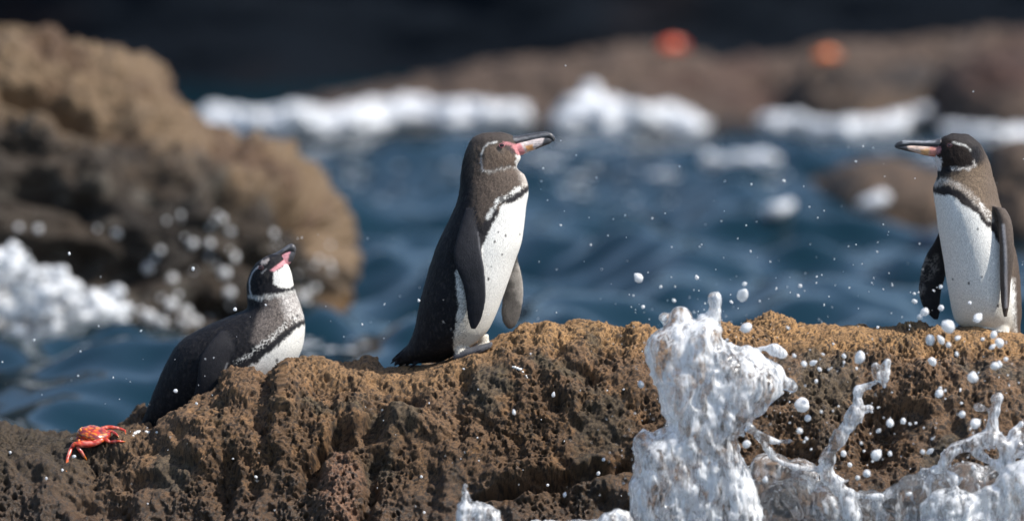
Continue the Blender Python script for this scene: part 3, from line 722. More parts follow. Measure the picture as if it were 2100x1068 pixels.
def flipC(col, X, Y, wx, wy, n, f, P_, N):
    near = N[:, 1] * 0
    col = lay(col, (0.021, 0.022, 0.027), np.ones(len(X)))
    col = lay(col, (0.11, 0.11, 0.12), stroke(X, Y, [(981, 470), (984, 500), (991, 530), (995, 560), (997, 600), (993, 635)], 1.6, 1.4) * 0.7)  # painted highlight along the front edge of the near flipper
    far = X > 1012
    col = lay(col, (0.13, 0.12, 0.11), far * 1.0)
    col = lay(col, (0.42, 0.39, 0.35), far * inside(wx, wy, [(1050, 540), (1080, 560), (1078, 640), (1062, 620), (1052, 590), (1040, 575)], 7) * 0.75)
    col = lay(col, (0.035, 0.035, 0.04), far * inside(wx, wy, [(1030, 530), (1062, 530), (1052, 560), (1034, 572)], 5))
    return col * (1 + 0.3 * n)[:, None]
BLK = (0.06, 0.06, 0.066)
upC = ([(1050, 279, 1053, 298, 14), (1062, 278.5, 1064, 295, 11), (1080, 275.5, 1083, 291, 8), (1100, 272, 1103, 287, 6.5), (1118, 270, 1121, 284, 6), (1130, 273, 1131, 286, 5.4), (1136, 278, 1134, 290, 3.6), (1138.5, 284, 1136, 291, 1)],
       [(BLK,), ((0.17, 0.17, 0.18), [(1050, 285), (1120, 273), (1128, 275), (1110, 282), (1060, 292)])])
loC = ([(1048, 292, 1058, 321, 14), (1060, 290, 1070, 318, 12.5), (1078, 287, 1084, 312, 10), (1096, 283, 1100, 306, 8.5), (1112, 280.5, 1115, 300, 7.4), (1124, 281, 1127, 295, 5.6), (1132, 284, 1133, 290, 2)],
       [((0.68, 0.58, 0.55),), ((0.68, 0.27, 0.28), [(1040, 290), (1068, 294), (1078, 312), (1060, 330), (1040, 330)]), ((0.72, 0.36, 0.14), [(1076, 298), (1092, 296), (1094, 306), (1082, 310)]), (BLK, [(1117, 280), (1140, 280), (1140, 300), (1100, 312), (1098, 303.5), (1112, 297)])])
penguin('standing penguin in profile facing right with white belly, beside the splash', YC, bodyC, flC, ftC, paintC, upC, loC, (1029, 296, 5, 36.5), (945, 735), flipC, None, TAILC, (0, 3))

# ---- the penguin lying on the left, bill raised
YLp = 0.125
bodyL = [(556, 521, 576, 519, 8), (538, 530, 581, 527, 24), (522, 544, 592, 545, 33), (511, 563, 598, 562, 38), (506, 585, 602, 583, 40), (507, 608, 608, 604, 44), (506, 632, 618, 630, 53), (486, 642, 625, 660, 64),
         (460, 652, 624, 692, 74), (432, 664, 616, 724, 82), (405, 677, 592, 765, 85), (382, 690, 552, 800, 84), (364, 706, 506, 820, 78), (348, 730, 465, 832, 68), (332, 762, 425, 846, 54), (318, 795, 390, 860, 40), (305, 828, 362, 870, 28), (294, 856, 344, 878, 15), (287, 873, 332, 884, 6)]
flL = [[(452, 678, 508, 690, 7, -62), (432, 700, 490, 712, 8, -76), (414, 726, 470, 738, 8, -84), (407, 752, 464, 760, 7, -88), (404, 780, 460, 790, 7, -88), (398, 808, 448, 818, 6, -84), (398, 834, 428, 840, 3, -80)],
       [(452, 678, 500, 690, 7, 62), (420, 720, 470, 730, 8, 84), (404, 780, 450, 790, 7, 86), (398, 834, 428, 840, 3, 80)]]
belL = [(650, 660), (624, 665), (604, 673), (584, 692), (569, 704), (553, 716), (537, 731), (506, 747), (482, 761), (470, 800), (560, 880), (680, 820)]
def paintL(col, X, Y, wx, wy, n, f, P_, N):
    chest = inside(wx, wy, [(548, 606), (620, 598), (640, 655), (600, 668), (560, 690), (535, 700), (520, 690), (530, 650)], 9)
    col = lay(col, (0.22, 0.185, 0.165), chest * (0.55 + 0.6 * f))
    fl = smooth(-0.05, 0.15, f + 0.6 * n)
    col = lay(col, (0.66, 0.63, 0.6), inside(wx, wy, [(575, 600), (620, 596), (640, 650), (612, 660), (590, 645)], 10) * (0.35 + 0.5 * fl))
    col = lay(col, WHITE, stroke(wx, wy, [(626, 648), (594, 657), (562, 684), (538, 702), (512, 722), (490, 735)], 6, 4) * fl * 0.75)
    col = lay(col, (0.022, 0.022, 0.025), stroke(wx, wy, [(640, 655), (610, 664), (584, 683), (560, 702), (530, 724), (490, 745)], 6, 4) * 0.92)
    col = lay(col, WHITE, inside(wx, wy, belL, 3))
    col = lay(col, WHITE, stroke(wx, wy, [(514, 605), (530, 608), (552, 604), (575, 600), (604, 596)], 4, 4) * (0.35 + 0.35 * fl))
    col = lay(col, DARK, stroke(wx, wy, [(545, 588), (575, 594), (608, 588)], 3.4, 2.5))
    col = lay(col, WHITE, inside(wx, wy, [(563, 556), (592, 538), (612, 540), (612, 578), (594, 589), (576, 586), (561, 578)], 2))
    col = lay(col, (0.45, 0.45, 0.47), stroke(X + .3 * (wx - X), Y + .3 * (wy - Y), [(530, 545), (520, 556), (513, 572), (513, 592), (517, 604)], 1.5, 1.3) * 0.8)
    col = lay(col, (0.5, 0.44, 0.42), inside(wx, wy, [(540, 530), (551, 527), (552, 533), (545, 540), (536, 541)], 2) * 0.75)
    col = lay(col, (0.33, 0.33, 0.34), stroke(wx, wy, [(538, 556), (548, 548)], 1.5, 1.5) * 0.7)
    col = lay(col, (0.66, 0.30, 0.33), inside(X, Y, [(555, 551), (576, 536), (595, 523), (598, 533), (581, 543), (564, 554)], 1.5) * 0.9)
    for sx, sy, sr in ((571, 732, 4), (602, 646, 3), (611, 644, 3), (604, 655, 3)):
        col = lay(col, DARK, (1 - smooth(sr - 1.2, sr + 1.2, np.hypot((X - sx) * 1.3, Y - sy))) * 0.8)
    return col
def flipL(col, X, Y, wx, wy, n, f, P_, N):
    col = lay(col, (0.022, 0.022, 0.026), np.ones(len(X)) * 0.8)
    return lay(col, (0.16, 0.16, 0.17), stroke(X, Y, [(471, 735), (465, 752), (462, 775), (459, 795)], 1.6, 1.2) * 0.8)
upL = ([(556, 522, 548, 545, 13), (568, 517, 559, 537, 11), (578, 511, 571, 529, 8), (587, 504.5, 582, 521, 6.5), (594, 500.5, 592, 517, 6), (600, 500, 601, 517, 5.5), (605, 504, 604, 519, 4), (607.5, 511, 604, 522, 1.5)],
       [(BLK,), ((0.16, 0.16, 0.17), [(580, 512), (592, 502), (596, 504), (582, 516)])])
loL = ([(549, 538, 564, 560, 14), (560, 532, 576, 556, 12.5), (572, 526, 586, 548, 10.5), (583, 518, 594, 541, 9), (591, 515, 600, 534, 7), (599, 513, 604, 526, 4.5), (604, 513, 606, 520, 1.4)],
       [((0.66, 0.30, 0.33),), (BLK, [(591, 536), (593, 524), (598, 510), (612, 503), (614, 530), (603, 540)])])
penguin('dark penguin lying on its belly with bill raised, above the red crab', YLp, bodyL, flL, [], paintL, upL, loL, (537, 546, 4.6, 31), (430, 840), flipL, M_lid_dark, TAILL)

# ---- the standing penguin that faces left
YR = 0.05
bodyR = [(1986, 275, 1952, 273, 9), (2006, 290, 1934, 281, 28), (2016, 304, 1921, 297, 36), (2024, 320, 1916, 320, 39), (2031, 338, 1922, 342, 40), (2036, 360, 1922, 362, 47), (2043, 382, 1914, 385, 57),
         (2049, 410, 1916, 409, 67), (2057, 435, 1920, 435, 75), (2068, 470, 1924, 468, 80), (2080, 505, 1930, 503, 83), (2088, 540, 1936, 538, 84), (2092, 575, 1941, 573, 83), (2094, 610, 1947, 608, 80),
         (2095, 640, 1953, 640, 72), (2093, 664, 1962, 661, 58), (2092, 682, 1985, 675, 38), (2090, 696, 2010, 685, 18), (2092, 704, 2040, 695, 6)]
flR = [[(2062, 428, 2036, 422, 14, -52), (2074, 452, 2046, 448, 14, -66), (2079, 488, 2049, 488, 12, -80), (2079, 533, 2050, 533, 11, -88), (2073, 580, 2051, 580, 9, -90), (2070, 622, 2053, 620, 7, -88), (2065, 650, 2058, 649, 3, -86)],
       [(1946, 470, 1926, 475, 7, 58), (1946, 496, 1914, 500, 8, 70), (1944, 520, 1902, 518, 8, 78), (1942, 545, 1892, 542, 7, 82), (1938, 570, 1886, 570, 7, 84), (1931, 595, 1884, 592, 6, 84), (1928, 620, 1888, 618, 6, 84), (1928, 640, 1898, 637, 5, 84), (1924, 656, 1914, 655, 2, 84)]]
ftR = [[(2068, 664, 2030, 662, 15, -42), (2070, 678, 2034, 674, 13, -44), (2070, 690, 2036, 686, 11, -46)],
       [(2066, 680, 2066, 696, 14, -46), (2040, 676, 2040, 690, 17, -50), (2018, 674, 2018, 684, 14, -52), (2000, 674, 2000, 680, 6, -52)],
       [(2010, 664, 2010, 682, 12, 30), (1986, 664, 1986, 678, 15, 30), (1964, 666, 1964, 676, 8, 30)]]
belR = [(1890, 396), (1918, 396), (1950, 398), (1963, 409), (1980, 422), (1997, 431), (2008, 448), (2023, 463), (2032, 475), (2046, 500), (2062, 540), (2070, 575), (2072, 620), (2080, 690), (1890, 720)]
BR2 = (0.20, 0.145, 0.10)
def paintR(col, X, Y, wx, wy, n, f, P_, N):
    col = lay(col, BR2, smooth(1920, 1945, wx) * smooth(330, 350, wy + 0.35 * (wx - 1990)) * (0.8 + 0.5 * f))
    col = lay(col, (0.13, 0.10, 0.08), smooth(2000, 2030, wx) * 0.75)  # nape and back browner on the sunward side, sunlight painted in
    col = lay(col, (0.05, 0.044, 0.042), (1 - smooth(290, 306, wy)) * 0.7)
    col = lay(col, (0.024, 0.018, 0.016), inside(wx, wy, [(1916, 285), (1945, 284), (1985, 297), (1992, 325), (1985, 336), (1940, 340), (1928, 345), (1916, 320)], 3))
    col = lay(col, (0.028, 0.024, 0.024), inside(wx, wy, [(1890, 374), (1930, 376), (1955, 382), (1985, 402), (2010, 425), (2035, 455), (2044, 490), (2058, 520), (2050, 520), (2030, 478), (2005, 452), (1990, 432), (1962, 410), (1950, 399), (1890, 397)], 3))
    fl = smooth(-0.1, 0.15, n + f)
    col = lay(col, WHITE, inside(wx, wy, belR, 2.4))
    col = lay(col, CREAM, inside(wx, wy, belR, 2.4) * smooth(540, 680, Y) * 0.7)
    col = lay(col, (0.58, 0.52, 0.46), stroke(wx, wy, [(1918, 376), (1932, 368), (1955, 375), (1978, 390), (2000, 412), (2022, 440)], 6, 5) * (0.3 + 0.5 * fl))
    col = lay(col, WHITE, stroke(wx, wy, [(2004, 412), (2016, 428), (2026, 445)], 5, 4) * fl * 0.7)
    col = lay(col, WHITE, stroke(X + .4 * (wx - X), Y + .4 * (wy - Y), [(1952, 291), (1966, 294), (1978, 297), (1988, 306)], 2.0, 2.0) * (0.3 + 0.5 * fl))
    col = lay(col, (0.6, 0.56, 0.52), stroke(wx, wy, [(1993, 328), (1996, 337), (1985, 343), (1965, 343), (1950, 342)], 3, 2.5) * (0.35 + 0.65 * fl))
    col = lay(col, (0.7, 0.7, 0.72), inside(wx, wy, [(1908, 318), (1928, 322), (1929, 338), (1925, 350), (1910, 340)], 2))
    col = lay(col, (0.5, 0.24, 0.25), inside(wx, wy, [(1910, 302), (1926, 300), (1926, 308), (1914, 322), (1908, 316)], 2) * 0.9)
    for sx, sy, sr in ((1980, 574, 3), (2039, 620, 3.5), (1950, 569, 2), (1998, 463, 3), (2006, 560, 2)):
        col = lay(col, DARK, (1 - smooth(sr - 1.2, sr + 1.2, np.hypot((X - sx) * 1.5, Y - sy))) * 0.9)
    col = lay(col, (0.09, 0.068, 0.055), smooth(2068, 2080, wx) * smooth(440, 480, Y) * 0.9)
    col = lay(col, WHITE, stroke(wx, wy, [(2071, 570), (2073, 610), (2076, 650), (2080, 690)], 5, 4) * (0.3 + 0.7 * fl))
    return col
def flipR(col, X, Y, wx, wy, n, f, P_, N):
    col = lay(col, (0.10, 0.08, 0.068), np.ones(len(X)))
    near = X > 2000
    col = lay(col, (0.36, 0.34, 0.34), near * stroke(X, Y, [(2049, 455), (2052, 500), (2053, 560), (2054, 620)], 3, 2) * 0.9)
    far = X < 1960
    col = lay(col, (0.022, 0.022, 0.025), far * 1.0)
    col = lay(col, (0.16, 0.155, 0.15), far * inside(wx, wy, [(1900, 535), (1930, 530), (1932, 560), (1905, 590), (1900, 640), (1884, 620), (1884, 560)], 6) * smooth(-0.1, 0.2, f + n) * 0.8)
    return col * (1 + 0.3 * n)[:, None]
upR = ([(1930, 283, 1927, 306, 14), (1912, 287, 1911, 303, 10), (1895, 289, 1895, 302, 7.5), (1876, 288, 1876, 300.5, 6), (1860, 287, 1860, 301, 6), (1848, 289, 1849, 302, 5), (1840, 292.5, 1842, 303, 3), (1834, 299, 1837, 304, 1)],
       [(BLK,), ((0.24, 0.25, 0.27), [(1850, 288), (1880, 288), (1920, 288), (1915, 293), (1870, 292), (1850, 295)])])
loR = ([(1930, 297, 1924, 323, 13), (1914, 297, 1910, 321, 12), (1900, 297, 1896, 319, 9.8), (1882, 297, 1879, 314, 8), (1866, 297, 1864, 311, 6.8), (1852, 298, 1851, 307.5, 5), (1840, 300, 1840, 305, 1.6)],
       [((0.66, 0.50, 0.42),), ((0.62, 0.27, 0.22), [(1935, 295), (1908, 298), (1904, 312), (1908, 330), (1935, 330)]), ((0.74, 0.42, 0.20), [(1906, 304), (1886, 306), (1890, 316), (1902, 318)]), (BLK, [(1830, 295), (1860, 299), (1862, 306), (1878, 313), (1870, 320), (1830, 312)])])
penguin('standing penguin facing left with nape painted sunlit brown and dark cheek, behind flying droplets', YR, bodyR, flR, ftR, paintR, upR, loR, (1944, 296, 4.6, 35), (2045, 688), flipR, M_lid_dark, (), (0,))

# ================================================================== CRABS
def tube(pts, rad, n=10, sub=5):
    S = np.concatenate([np.asarray(pts, float), np.asarray(rad, float)[:, None]], 1); k_ = np.linspace(0, len(S) - 1, (len(S) - 1) * sub + 1)
    S = np.stack([np.interp(k_, np.arange(len(S)), S[:, c_]) for c_ in range(4)], 1); S[:, 3] *= 1 - 0.22 * np.sin(np.pi * (k_ % 1)) * 0 + 0.25 * np.sin(np.pi * (k_ % 1))
    pts, rad = S[:, :3], np.maximum(S[:, 3], 2e-4)
    T = np.gradient(pts, axis=0); T /= np.linalg.norm(T, axis=1)[:, None]
    up = np.array([0.13, -0.9, 0.42]); A = np.cross(T, up); A /= np.linalg.norm(A, axis=1)[:, None]; B = np.cross(T, A)
    a = np.linspace(0, 2 * math.pi, n, endpoint=False)
    V = (pts[:, None] + rad[:, None, None] * (np.cos(a)[None, :, None] * A[:, None] + 0.75 * np.sin(a)[None, :, None] * B[:, None])).reshape(-1, 3)
    F = [tuple(q) for q in grid_faces(len(pts), n, True)]
    F += [tuple(range(n))[::-1], tuple((len(pts) - 1) * n + k for k in range(n))]
    return V, F
def crab_col(V, kind, seed=0.0):
    n = fbm(V * 160 + seed, 2); m = fbm(V * np.array([90, 90, 420]) + seed, 2)
    col = np.tile(np.array((0.48, 0.040, 0.022)), (len(V), 1))
    if kind == 'shell':
        col = lay(col, (0.16, 0.03, 0.035), smooth(-0.1, 0.15, n))
        col = lay(col, (0.80, 0.27, 0.02), smooth(0.12, 0.24, m) * 0.9)
    elif kind == 'orange':
        col = lay(col, (0.85, 0.14, 0.02), np.ones(len(V)))
    else:
        col = lay(col, (0.75, 0.16, 0.03), smooth(0.1, 0.35, n) * 0.7)
    return col
cb = on_rock(195, 910, 0.0)
CY = cb[1] - 0.012
crab = empty('crab', cb); tag(crab, 'red crab with yellow flecked shell climbing the dark rock below the lying penguin', 'crab')
def shell(center, ax, ay, az):
    v = ICO3[0].copy()
    r_ = 1 + 0.05 * np.cos(np.arctan2(v[:, 1], v[:, 0]) * 4)
    v = v * r_[:, None]
    v[:, 2] = np.sign(v[:, 2]) * np.abs(v[:, 2]) ** 0.85
    return center + v[:, 0:1] * ax + v[:, 1:2] * ay + v[:, 2:3] * az
sc_ = at(193, 890, CY)
V = shell(sc_, np.array([0.033, 0.004, -0.003]), np.array([-0.006, 0.026, 0.010]), np.array([0.002, -0.006, 0.0125]))
V = V + 0.0008 * np.stack([fbm(V * 200, 2)] * 3, -1)
obj('carapace', mesh_from(V, ICO3[1], colors=np.clip(crab_col(V, 'shell'), .01, .9)), M_crab, crab)
def leg(pix, rad, tip=True, kind='leg', name='leg'):
    pts = []
    for q in pix:
        h = on_rock(q[0], q[1]); y_ = CY + q[2] / 1000
        if h[1] - 0.007 < y_: y_ = h[1] - 0.007
        pts.append(at(q[0], q[1], y_))
    if tip:
        h = on_rock(pix[-1][0], pix[-1][1], 0.0); pts[-1] = h
    V, F = tube(pts, np.array(rad) * 0.85 / 1000)
    cc = crab_col(V, kind, len(pix)); nn = len(V) / 10; al = np.repeat(np.linspace(0, 1, int(nn)), 10)
    cc = lay(cc, (0.72, 0.22, 0.03), smooth(0.82, 0.95, al)); cc = lay(cc, (0.80, 0.38, 0.30), smooth(0.3, 0.5, fbm(V * 110 + 3, 2) + 0.1) * 0.6)
    cc = lay(cc, (0.16, 0.015, 0.02), smooth(0.1, 0.35, fbm(V * 230 + 30, 2)) * 0.7)
    return obj(name, mesh_from(V, F, colors=np.clip(cc, .01, .9)), M_crab, crab)
leg([(212, 900, -22), (192, 909, -30), (168, 911, -34), (153, 909, -34), (146, 918, -34), (138, 940, -32), (136, 966, -30)], [5, 7.5, 6.5, 4.5, 4, 3.6, 1.2])
leg([(205, 902, -18), (180, 906, -24), (158, 908, -28), (160, 918, -34), (168, 928, -36), (178, 943, -36)], [4, 5, 4, 4, 4, 1.4])
leg([(206, 880, 16), (222, 875, 20), (242, 877, 22), (256, 882, 20), (258, 890, 18)], [5, 4.5, 3.2, 2.4, 0.9])
leg([(216, 886, 4), (230, 884, 4), (238, 889, 2), (244, 896, 0)], [4.5, 3.2, 2.6, 0.9])
leg([(214, 900, -16), (226, 906, -20), (244, 904, -20), (257, 905, -18)], [5, 3.4, 2.6, 0.9])
leg([(200, 882, 20), (188, 876, 26), (176, 878, 30), (170, 894, 30)], [4, 3.4, 2.6, 1])
leg([(184, 884, 18), (174, 880, 24), (162, 884, 26), (156, 900, 26)], [4, 3.2, 2.4, 1])
leg([(172, 898, -12), (166, 906, -14), (160, 902, -20)], [4.5, 4.5, 3.0], name='claw', tip=False)
leg([(170, 892, 8), (160, 898, 8), (158, 905, 4)], [4.5, 4.5, 3.0], name='claw', tip=False)
for q in ((165, 881, -10), (168, 879, 8)):
    p = at(q[0], q[1], CY + q[2] / 1000)
    obj('eye', mesh_from(p + ICO2[0] * np.array([.0026, .0026, .0042]), ICO2[1], colors=np.tile(np.array((.75, .3, .05)), (len(ICO2[0]), 1))), M_crab, crab)
# far crabs on the ledge, small orange things out of focus
ldg = BVHTree.FromObject(led, bpy.context.evaluated_depsgraph_get())
def far_crab(px, py, size, label, colr):
    o_ = Vector((0, CAMY, CAMZ)); d_ = (Vector(at(px, py, YL)) - o_).normalized()
    h = ldg.ray_cast(o_, d_)
    p = np.array(h[0]) if h[0] is not None else at(px, py, YL)
    root = empty('crab', p); tag(root, label, 'crab')
    s = size
    c = p + np.array([0, -0.01, 0.35 * s])
    V = shell(c, np.array([0.5, 0, 0]) * s, np.array([0, 0.36, 0.16]) * s, np.array([0, -0.12, 0.42]) * s)
    obj('carapace', mesh_from(V, ICO3[1], colors=np.tile(np.array(colr), (len(V), 1)) * (1 + 0.3 * fbm(V * 40, 2))[:, None]), M_crab, root)
    for sg in (-1, 1):
        for k in range(4):
            a = R(-50 + 32 * k)
            pts = [c + s * np.array([sg * 0.38 * math.cos(a), 0.34 * math.sin(a), 0]), c + s * np.array([sg * 0.75 * math.cos(a), 0.7 * math.sin(a), 0.22]), c + s * np.array([sg * 1.0 * math.cos(a), 0.9 * math.sin(a), -0.35])]
            V, F = tube(pts, np.array([0.10, 0.08, 0.03]) * s)
            obj('leg', mesh_from(V, F, colors=np.tile(np.array(colr) * 0.9, (len(V), 1))), M_crab, root)
        pts = [c + s * np.array([sg * 0.3, -0.3, 0]), c + s * np.array([sg * 0.42, -0.5, 0.02]), c + s * np.array([sg * 0.2, -0.62, -0.04])]
        V, F = tube(pts, np.array([0.12, 0.15, 0.07]) * s)
        obj('claw', mesh_from(V, F, colors=np.tile(np.array(colr), (len(V), 1))), M_crab, root)
    return root
far_crab(1380, 104, 0.08, 'vermilion crab on the crest of the far ledge against the dark cliff', (0.85, 0.10, 0.015))
far_crab(1697, 122, 0.07, 'orange crab on the far ledge above the dark low rock', (0.90, 0.20, 0.02))

# ================================================================== SPLASHES AND DROPLETS
rs = np.random.default_rng(11)
def sheet(poly, Y, thick, edge=40, g=2.4, seed=0.0, wob=5.0):
    """a swelling sheet of water: closed skin over a pixel outline, thin at the rim, creased along the flow"""
    poly = np.array(poly, float); lo, hi = poly.min(0) - 10, poly.max(0) + 10
    xs = np.arange(lo[0], hi[0], g); ys = np.arange(lo[1], hi[1], g)
    X, Yp = np.meshgrid(xs, ys); n3 = np.stack([X.ravel(), Yp.ravel(), np.full(X.size, seed)], -1)
    sd = -poly_sd(X.ravel(), Yp.ravel(), poly) + wob * fbm(n3 / 26.0, 3)
    w = np.stack([fbm(n3 / 60 + 5, 2), fbm(n3 / 60 + 15, 2), 0 * sd], -1)
    flow = fbm(n3 / np.array([26, 75, 1]) + 1.2 * w, 3); ridge = 1 - np.abs(fbm(n3 / np.array([34, 90, 1]) + 1.6 * w + 8, 3)) * 2.4
    q = np.clip(sd / edge, 0, 1); h = thick * np.sqrt(np.clip(q * (2 - q), 0, 1))
    yf = -h - 0.015 * flow * q - 0.010 * np.clip(ridge, -0.5, 1) * q - 0.0012
    yb = h * 0.8 + 0.0012
    ins = sd > 0
    nr, nc = X.shape; idx = np.arange(nr * nc).reshape(nr, nc)
    Fq = np.stack([idx[:-1, :-1], idx[:-1, 1:], idx[1:, 1:], idx[1:, :-1]], -1).reshape(-1, 4)
    Fq = Fq[ins[Fq].all(1)]
    used = np.unique(Fq); mp = -np.ones(nr * nc, int); mp[used] = np.arange(len(used)); m = len(used)
    base = at(X.ravel()[used], Yp.ravel()[used], Y)
    Vf = base.copy(); Vf[:, 1] += yf[used]; Vb = base.copy(); Vb[:, 1] += yb[used]
    Fq = mp[Fq]; F = [tuple(f) for f in Fq] + [tuple(f[::-1] + m) for f in Fq]
    cnt = {}
    for f in Fq.tolist():
        for a, b in zip(f, f[1:] + f[:1]): cnt[(a, b)] = 1
    F += [(b, a, a + m, b + m) for (a, b) in cnt if (b, a) not in cnt]
    return np.concatenate([Vf, Vb]), F
def chain(pts, Y, step=0.35):
    """pts: (px, py, r)"""
    S = catmull(np.array(pts, float), 24); out = []; last = None
    ph = rs.uniform(0, 6.28)
    for q_, (x, y, r) in enumerate(S):
        r = max(r * (1 + 0.2 * math.sin(q_ * 0.17 + ph) + 0.1 * math.sin(q_ * 0.41 + 2 * ph)), 1.6); x += 1.6 * math.sin(q_ * 0.5 + ph)
        if last is None or math.hypot(x - last[0], y - last[1]) > r * step:
            out.append((x, y, r, r, r * 0.9, Y)); last = (x, y)
    return out
def splash(blobs, label, mat, voxel=0.0026, amp=0.004, sc=60, seed=0.0, name='water_splash', its=5, extra=(), fringe=None, nf=120):
    if fringe is not None:           # beads and tatters of water thrown off the rim
        pl = np.array(fringe, float); L = np.concatenate([[0], np.cumsum(np.linalg.norm(np.diff(pl, axis=0), axis=1))])
        Yb = blobs[0][5]; blobs = list(blobs)
        for k in range(nf):
            u = rs.uniform(0, L[-1]); x = np.interp(u, L, pl[:, 0]); y = np.interp(u, L, pl[:, 1])
            if y > 1060: continue
            r_ = rs.uniform(1.5, 4.5); d = abs(rs.normal(0, 6)); a = rs.uniform(0, 6.28)
            blobs.append((x + d * math.cos(a), y + d * math.sin(a), r_ * rs.uniform(0.8, 1.6), r_ * rs.uniform(0.8, 1.6), r_, Yb + rs.uniform(-0.02, 0.01)))
    me = blob_mesh(blobs, voxel, its, amp, sc, seed, extra)
    v = coords(me); o = obj(name, me, mat, origin=tuple(at(np.mean([b[0] for b in blobs]), max(b[1] for b in blobs), np.mean([b[5] for b in blobs]))))
    return tag(o, label, 'splash')
YS = -0.5
polyA = [(1336, 684), (1374, 662), (1412, 655), (1452, 650), (1480, 668), (1488, 700), (1520, 726), (1545, 733), (1575, 748), (1600, 775), (1607, 802), (1569, 842), (1541, 866), (1512, 900), (1520, 925), (1545, 978), (1562, 1035), (1570, 1100),
         (1292, 1100), (1287, 1030), (1289, 1000), (1300, 950), (1297, 900), (1310, 884), (1345, 884), (1374, 868), (1356, 846), (1346, 800), (1330, 758), (1318, 715)]
bl = chain([(1395, 668, 22), (1394, 640, 23)], YS) + chain([(1375, 668, 12), (1360, 650, 10)], YS) + chain([(1462, 680, 17), (1464, 650, 13), (1466, 622, 14), (1467, 608, 13)], YS) + chain([(1448, 668, 10), (1440, 648, 10)], YS)
bl += chain([(1530, 735, 22), (1560, 752, 24), (1590, 772, 20), (1612, 786, 11), (1627, 793, 16)], YS) + chain([(1490, 706, 7), (1520, 714, 4), (1560, 714, 4), (1580, 714, 10), (1594, 720, 13), (1606, 726, 9)], YS)
bl += chain([(1520, 866, 10), (1550, 886, 9), (1583, 903, 7), (1610, 905, 5), (1626, 902, 4)], YS - 0.03)
splash(bl, 'tall column of white splashing water in front of the brown rock', M_splash, amp=0.002, sc=30, its=14, extra=[sheet(polyA, YS, 0.05, 45, wob=9)], fringe=polyA, nf=90)
bl = chain([(1550, 890, 6), (1566, 910, 7), (1593, 942, 7), (1631, 957, 6), (1672, 962, 7), (1694, 962, 10)], YS)
bl += chain([(1795, 783, 4), (1780, 790, 7), (1760, 803, 9), (1757, 840, 14), (1734, 880, 16), (1716, 905, 14), (1702, 925, 13), (1694, 960, 15), (1704, 985, 13), (1722, 1002, 11), (1760, 1016, 8), (1805, 1018, 6)], YS)
bl += chain([(1757, 842, 8), (1776, 838, 8), (1786, 834, 6)], YS) + chain([(1700, 960, 9), (1716, 985, 8), (1738, 985, 5)], YS) + chain([(1712, 1000, 9), (1740, 1035, 16), (1752, 1090, 20)], YS)
splash(bl, 'thin curling arm of white water reaching up before the dark rock hollow', M_splash, amp=0.003, voxel=0.0024)
bl = chain([(1797, 752, 10), (1802, 768, 11), (1812, 786, 6), (1814, 794, 3)], YS) + chain([(1818, 742, 7), (1816, 762, 10), (1812, 782, 6)], YS)
splash(bl, 'small heart shaped blob of flying white water', M_splash, amp=0.002, voxel=0.0022)
polyB = [(1935, 925), (1962, 905), (1990, 894), (2030, 880), (2062, 888), (2092, 886), (2130, 870), (2160, 1100), (1830, 1100), (1870, 1040), (1915, 1000), (1922, 960)]
shB = [sheet([(1922, 966), (1930, 930), (1945, 912), (1990, 892), (2030, 878), (2068, 892), (2095, 884), (2140, 866), (2140, 930), (2080, 940), (2052, 918), (1990, 922), (1955, 940), (1938, 966)], YS, 0.018, 16, seed=3.0, wob=7),
       sheet([(1890, 1025), (1930, 1000), (1962, 985), (1985, 1010), (2010, 1005), (2040, 985), (2070, 950), (2140, 920), (2150, 1100), (1880, 1100)], YS - 0.03, 0.04, 35, seed=6.0, wob=12)]
bl = chain([(2032, 890, 13), (2037, 862, 10), (2038, 846, 10), (2044, 826, 9), (2046, 813, 12)], YS) + chain([(2036, 842, 7), (2020, 838, 5), (2003, 833, 10)], YS)
bl += chain([(2000, 925, 9), (2030, 945, 10), (2060, 960, 12)], YS) + chain([(2045, 900, 9), (2060, 930, 12), (2070, 970, 14)], YS) + chain([(1912, 962, 8), (1935, 965, 9), (1960, 985, 12)], YS) + chain([(2080, 890, 12), (2092, 872, 8), (2102, 866, 9)], YS)
splash(bl, 'ragged white splash crown with stalk of water at the right end of the rock', M_splash, amp=0.002, sc=30, its=12, extra=shB, fringe=[(1920, 962), (1935, 925), (1988, 893), (2030, 880), (2068, 892), (2095, 884), (2130, 868), (2080, 940), (2052, 920), (1990, 924), (1955, 942), (1930, 1000), (1985, 1005), (2040, 985), (2075, 950)], nf=60)
# clear glassy swell below
bl = []
for x, y, r in ((1600, 1010, 60), (1680, 1040, 60), (1760, 1060, 50), (1830, 1040, 45), (1880, 1015, 50), (1930, 1000, 48), (1985, 985, 62), (2040, 990, 62), (1640, 960, 34), (1580, 950, 38), (1700, 1010, 46)):
    bl.append((x, y + r * 0.35, r * 1.2, r, r, YS + 0.09))
splash(bl, 'clear dark swell of water bulging between the white splashes', M_glassy, voxel=0.0035, amp=0.006, sc=26, name='swell', extra=[sheet([(1555, 1015), (1600, 985), (1650, 972), (1690, 990), (1750, 1008), (1810, 1006), (1860, 975), (1900, 958), (1935, 955), (1960, 1000), (1960, 1100), (1545, 1100)], YS + 0.03, 0.03, 30, seed=15.0, wob=10)])
bl = chain([(952, 1030, 6), (953, 1005, 5), (955, 992, 3)], -0.62)
splash(bl, 'low white splash of foam at the foot of the brown rock', M_splash, amp=0.004, voxel=0.0026, extra=[sheet([(926, 1095), (938, 1035), (955, 1000), (968, 1022), (1000, 1030), (1025, 1048), (1046, 1095)], -0.6, 0.02, 14, seed=9.0, wob=9)])
bl = chain([(1262, 1060, 6), (1268, 1046, 4)], -0.6)
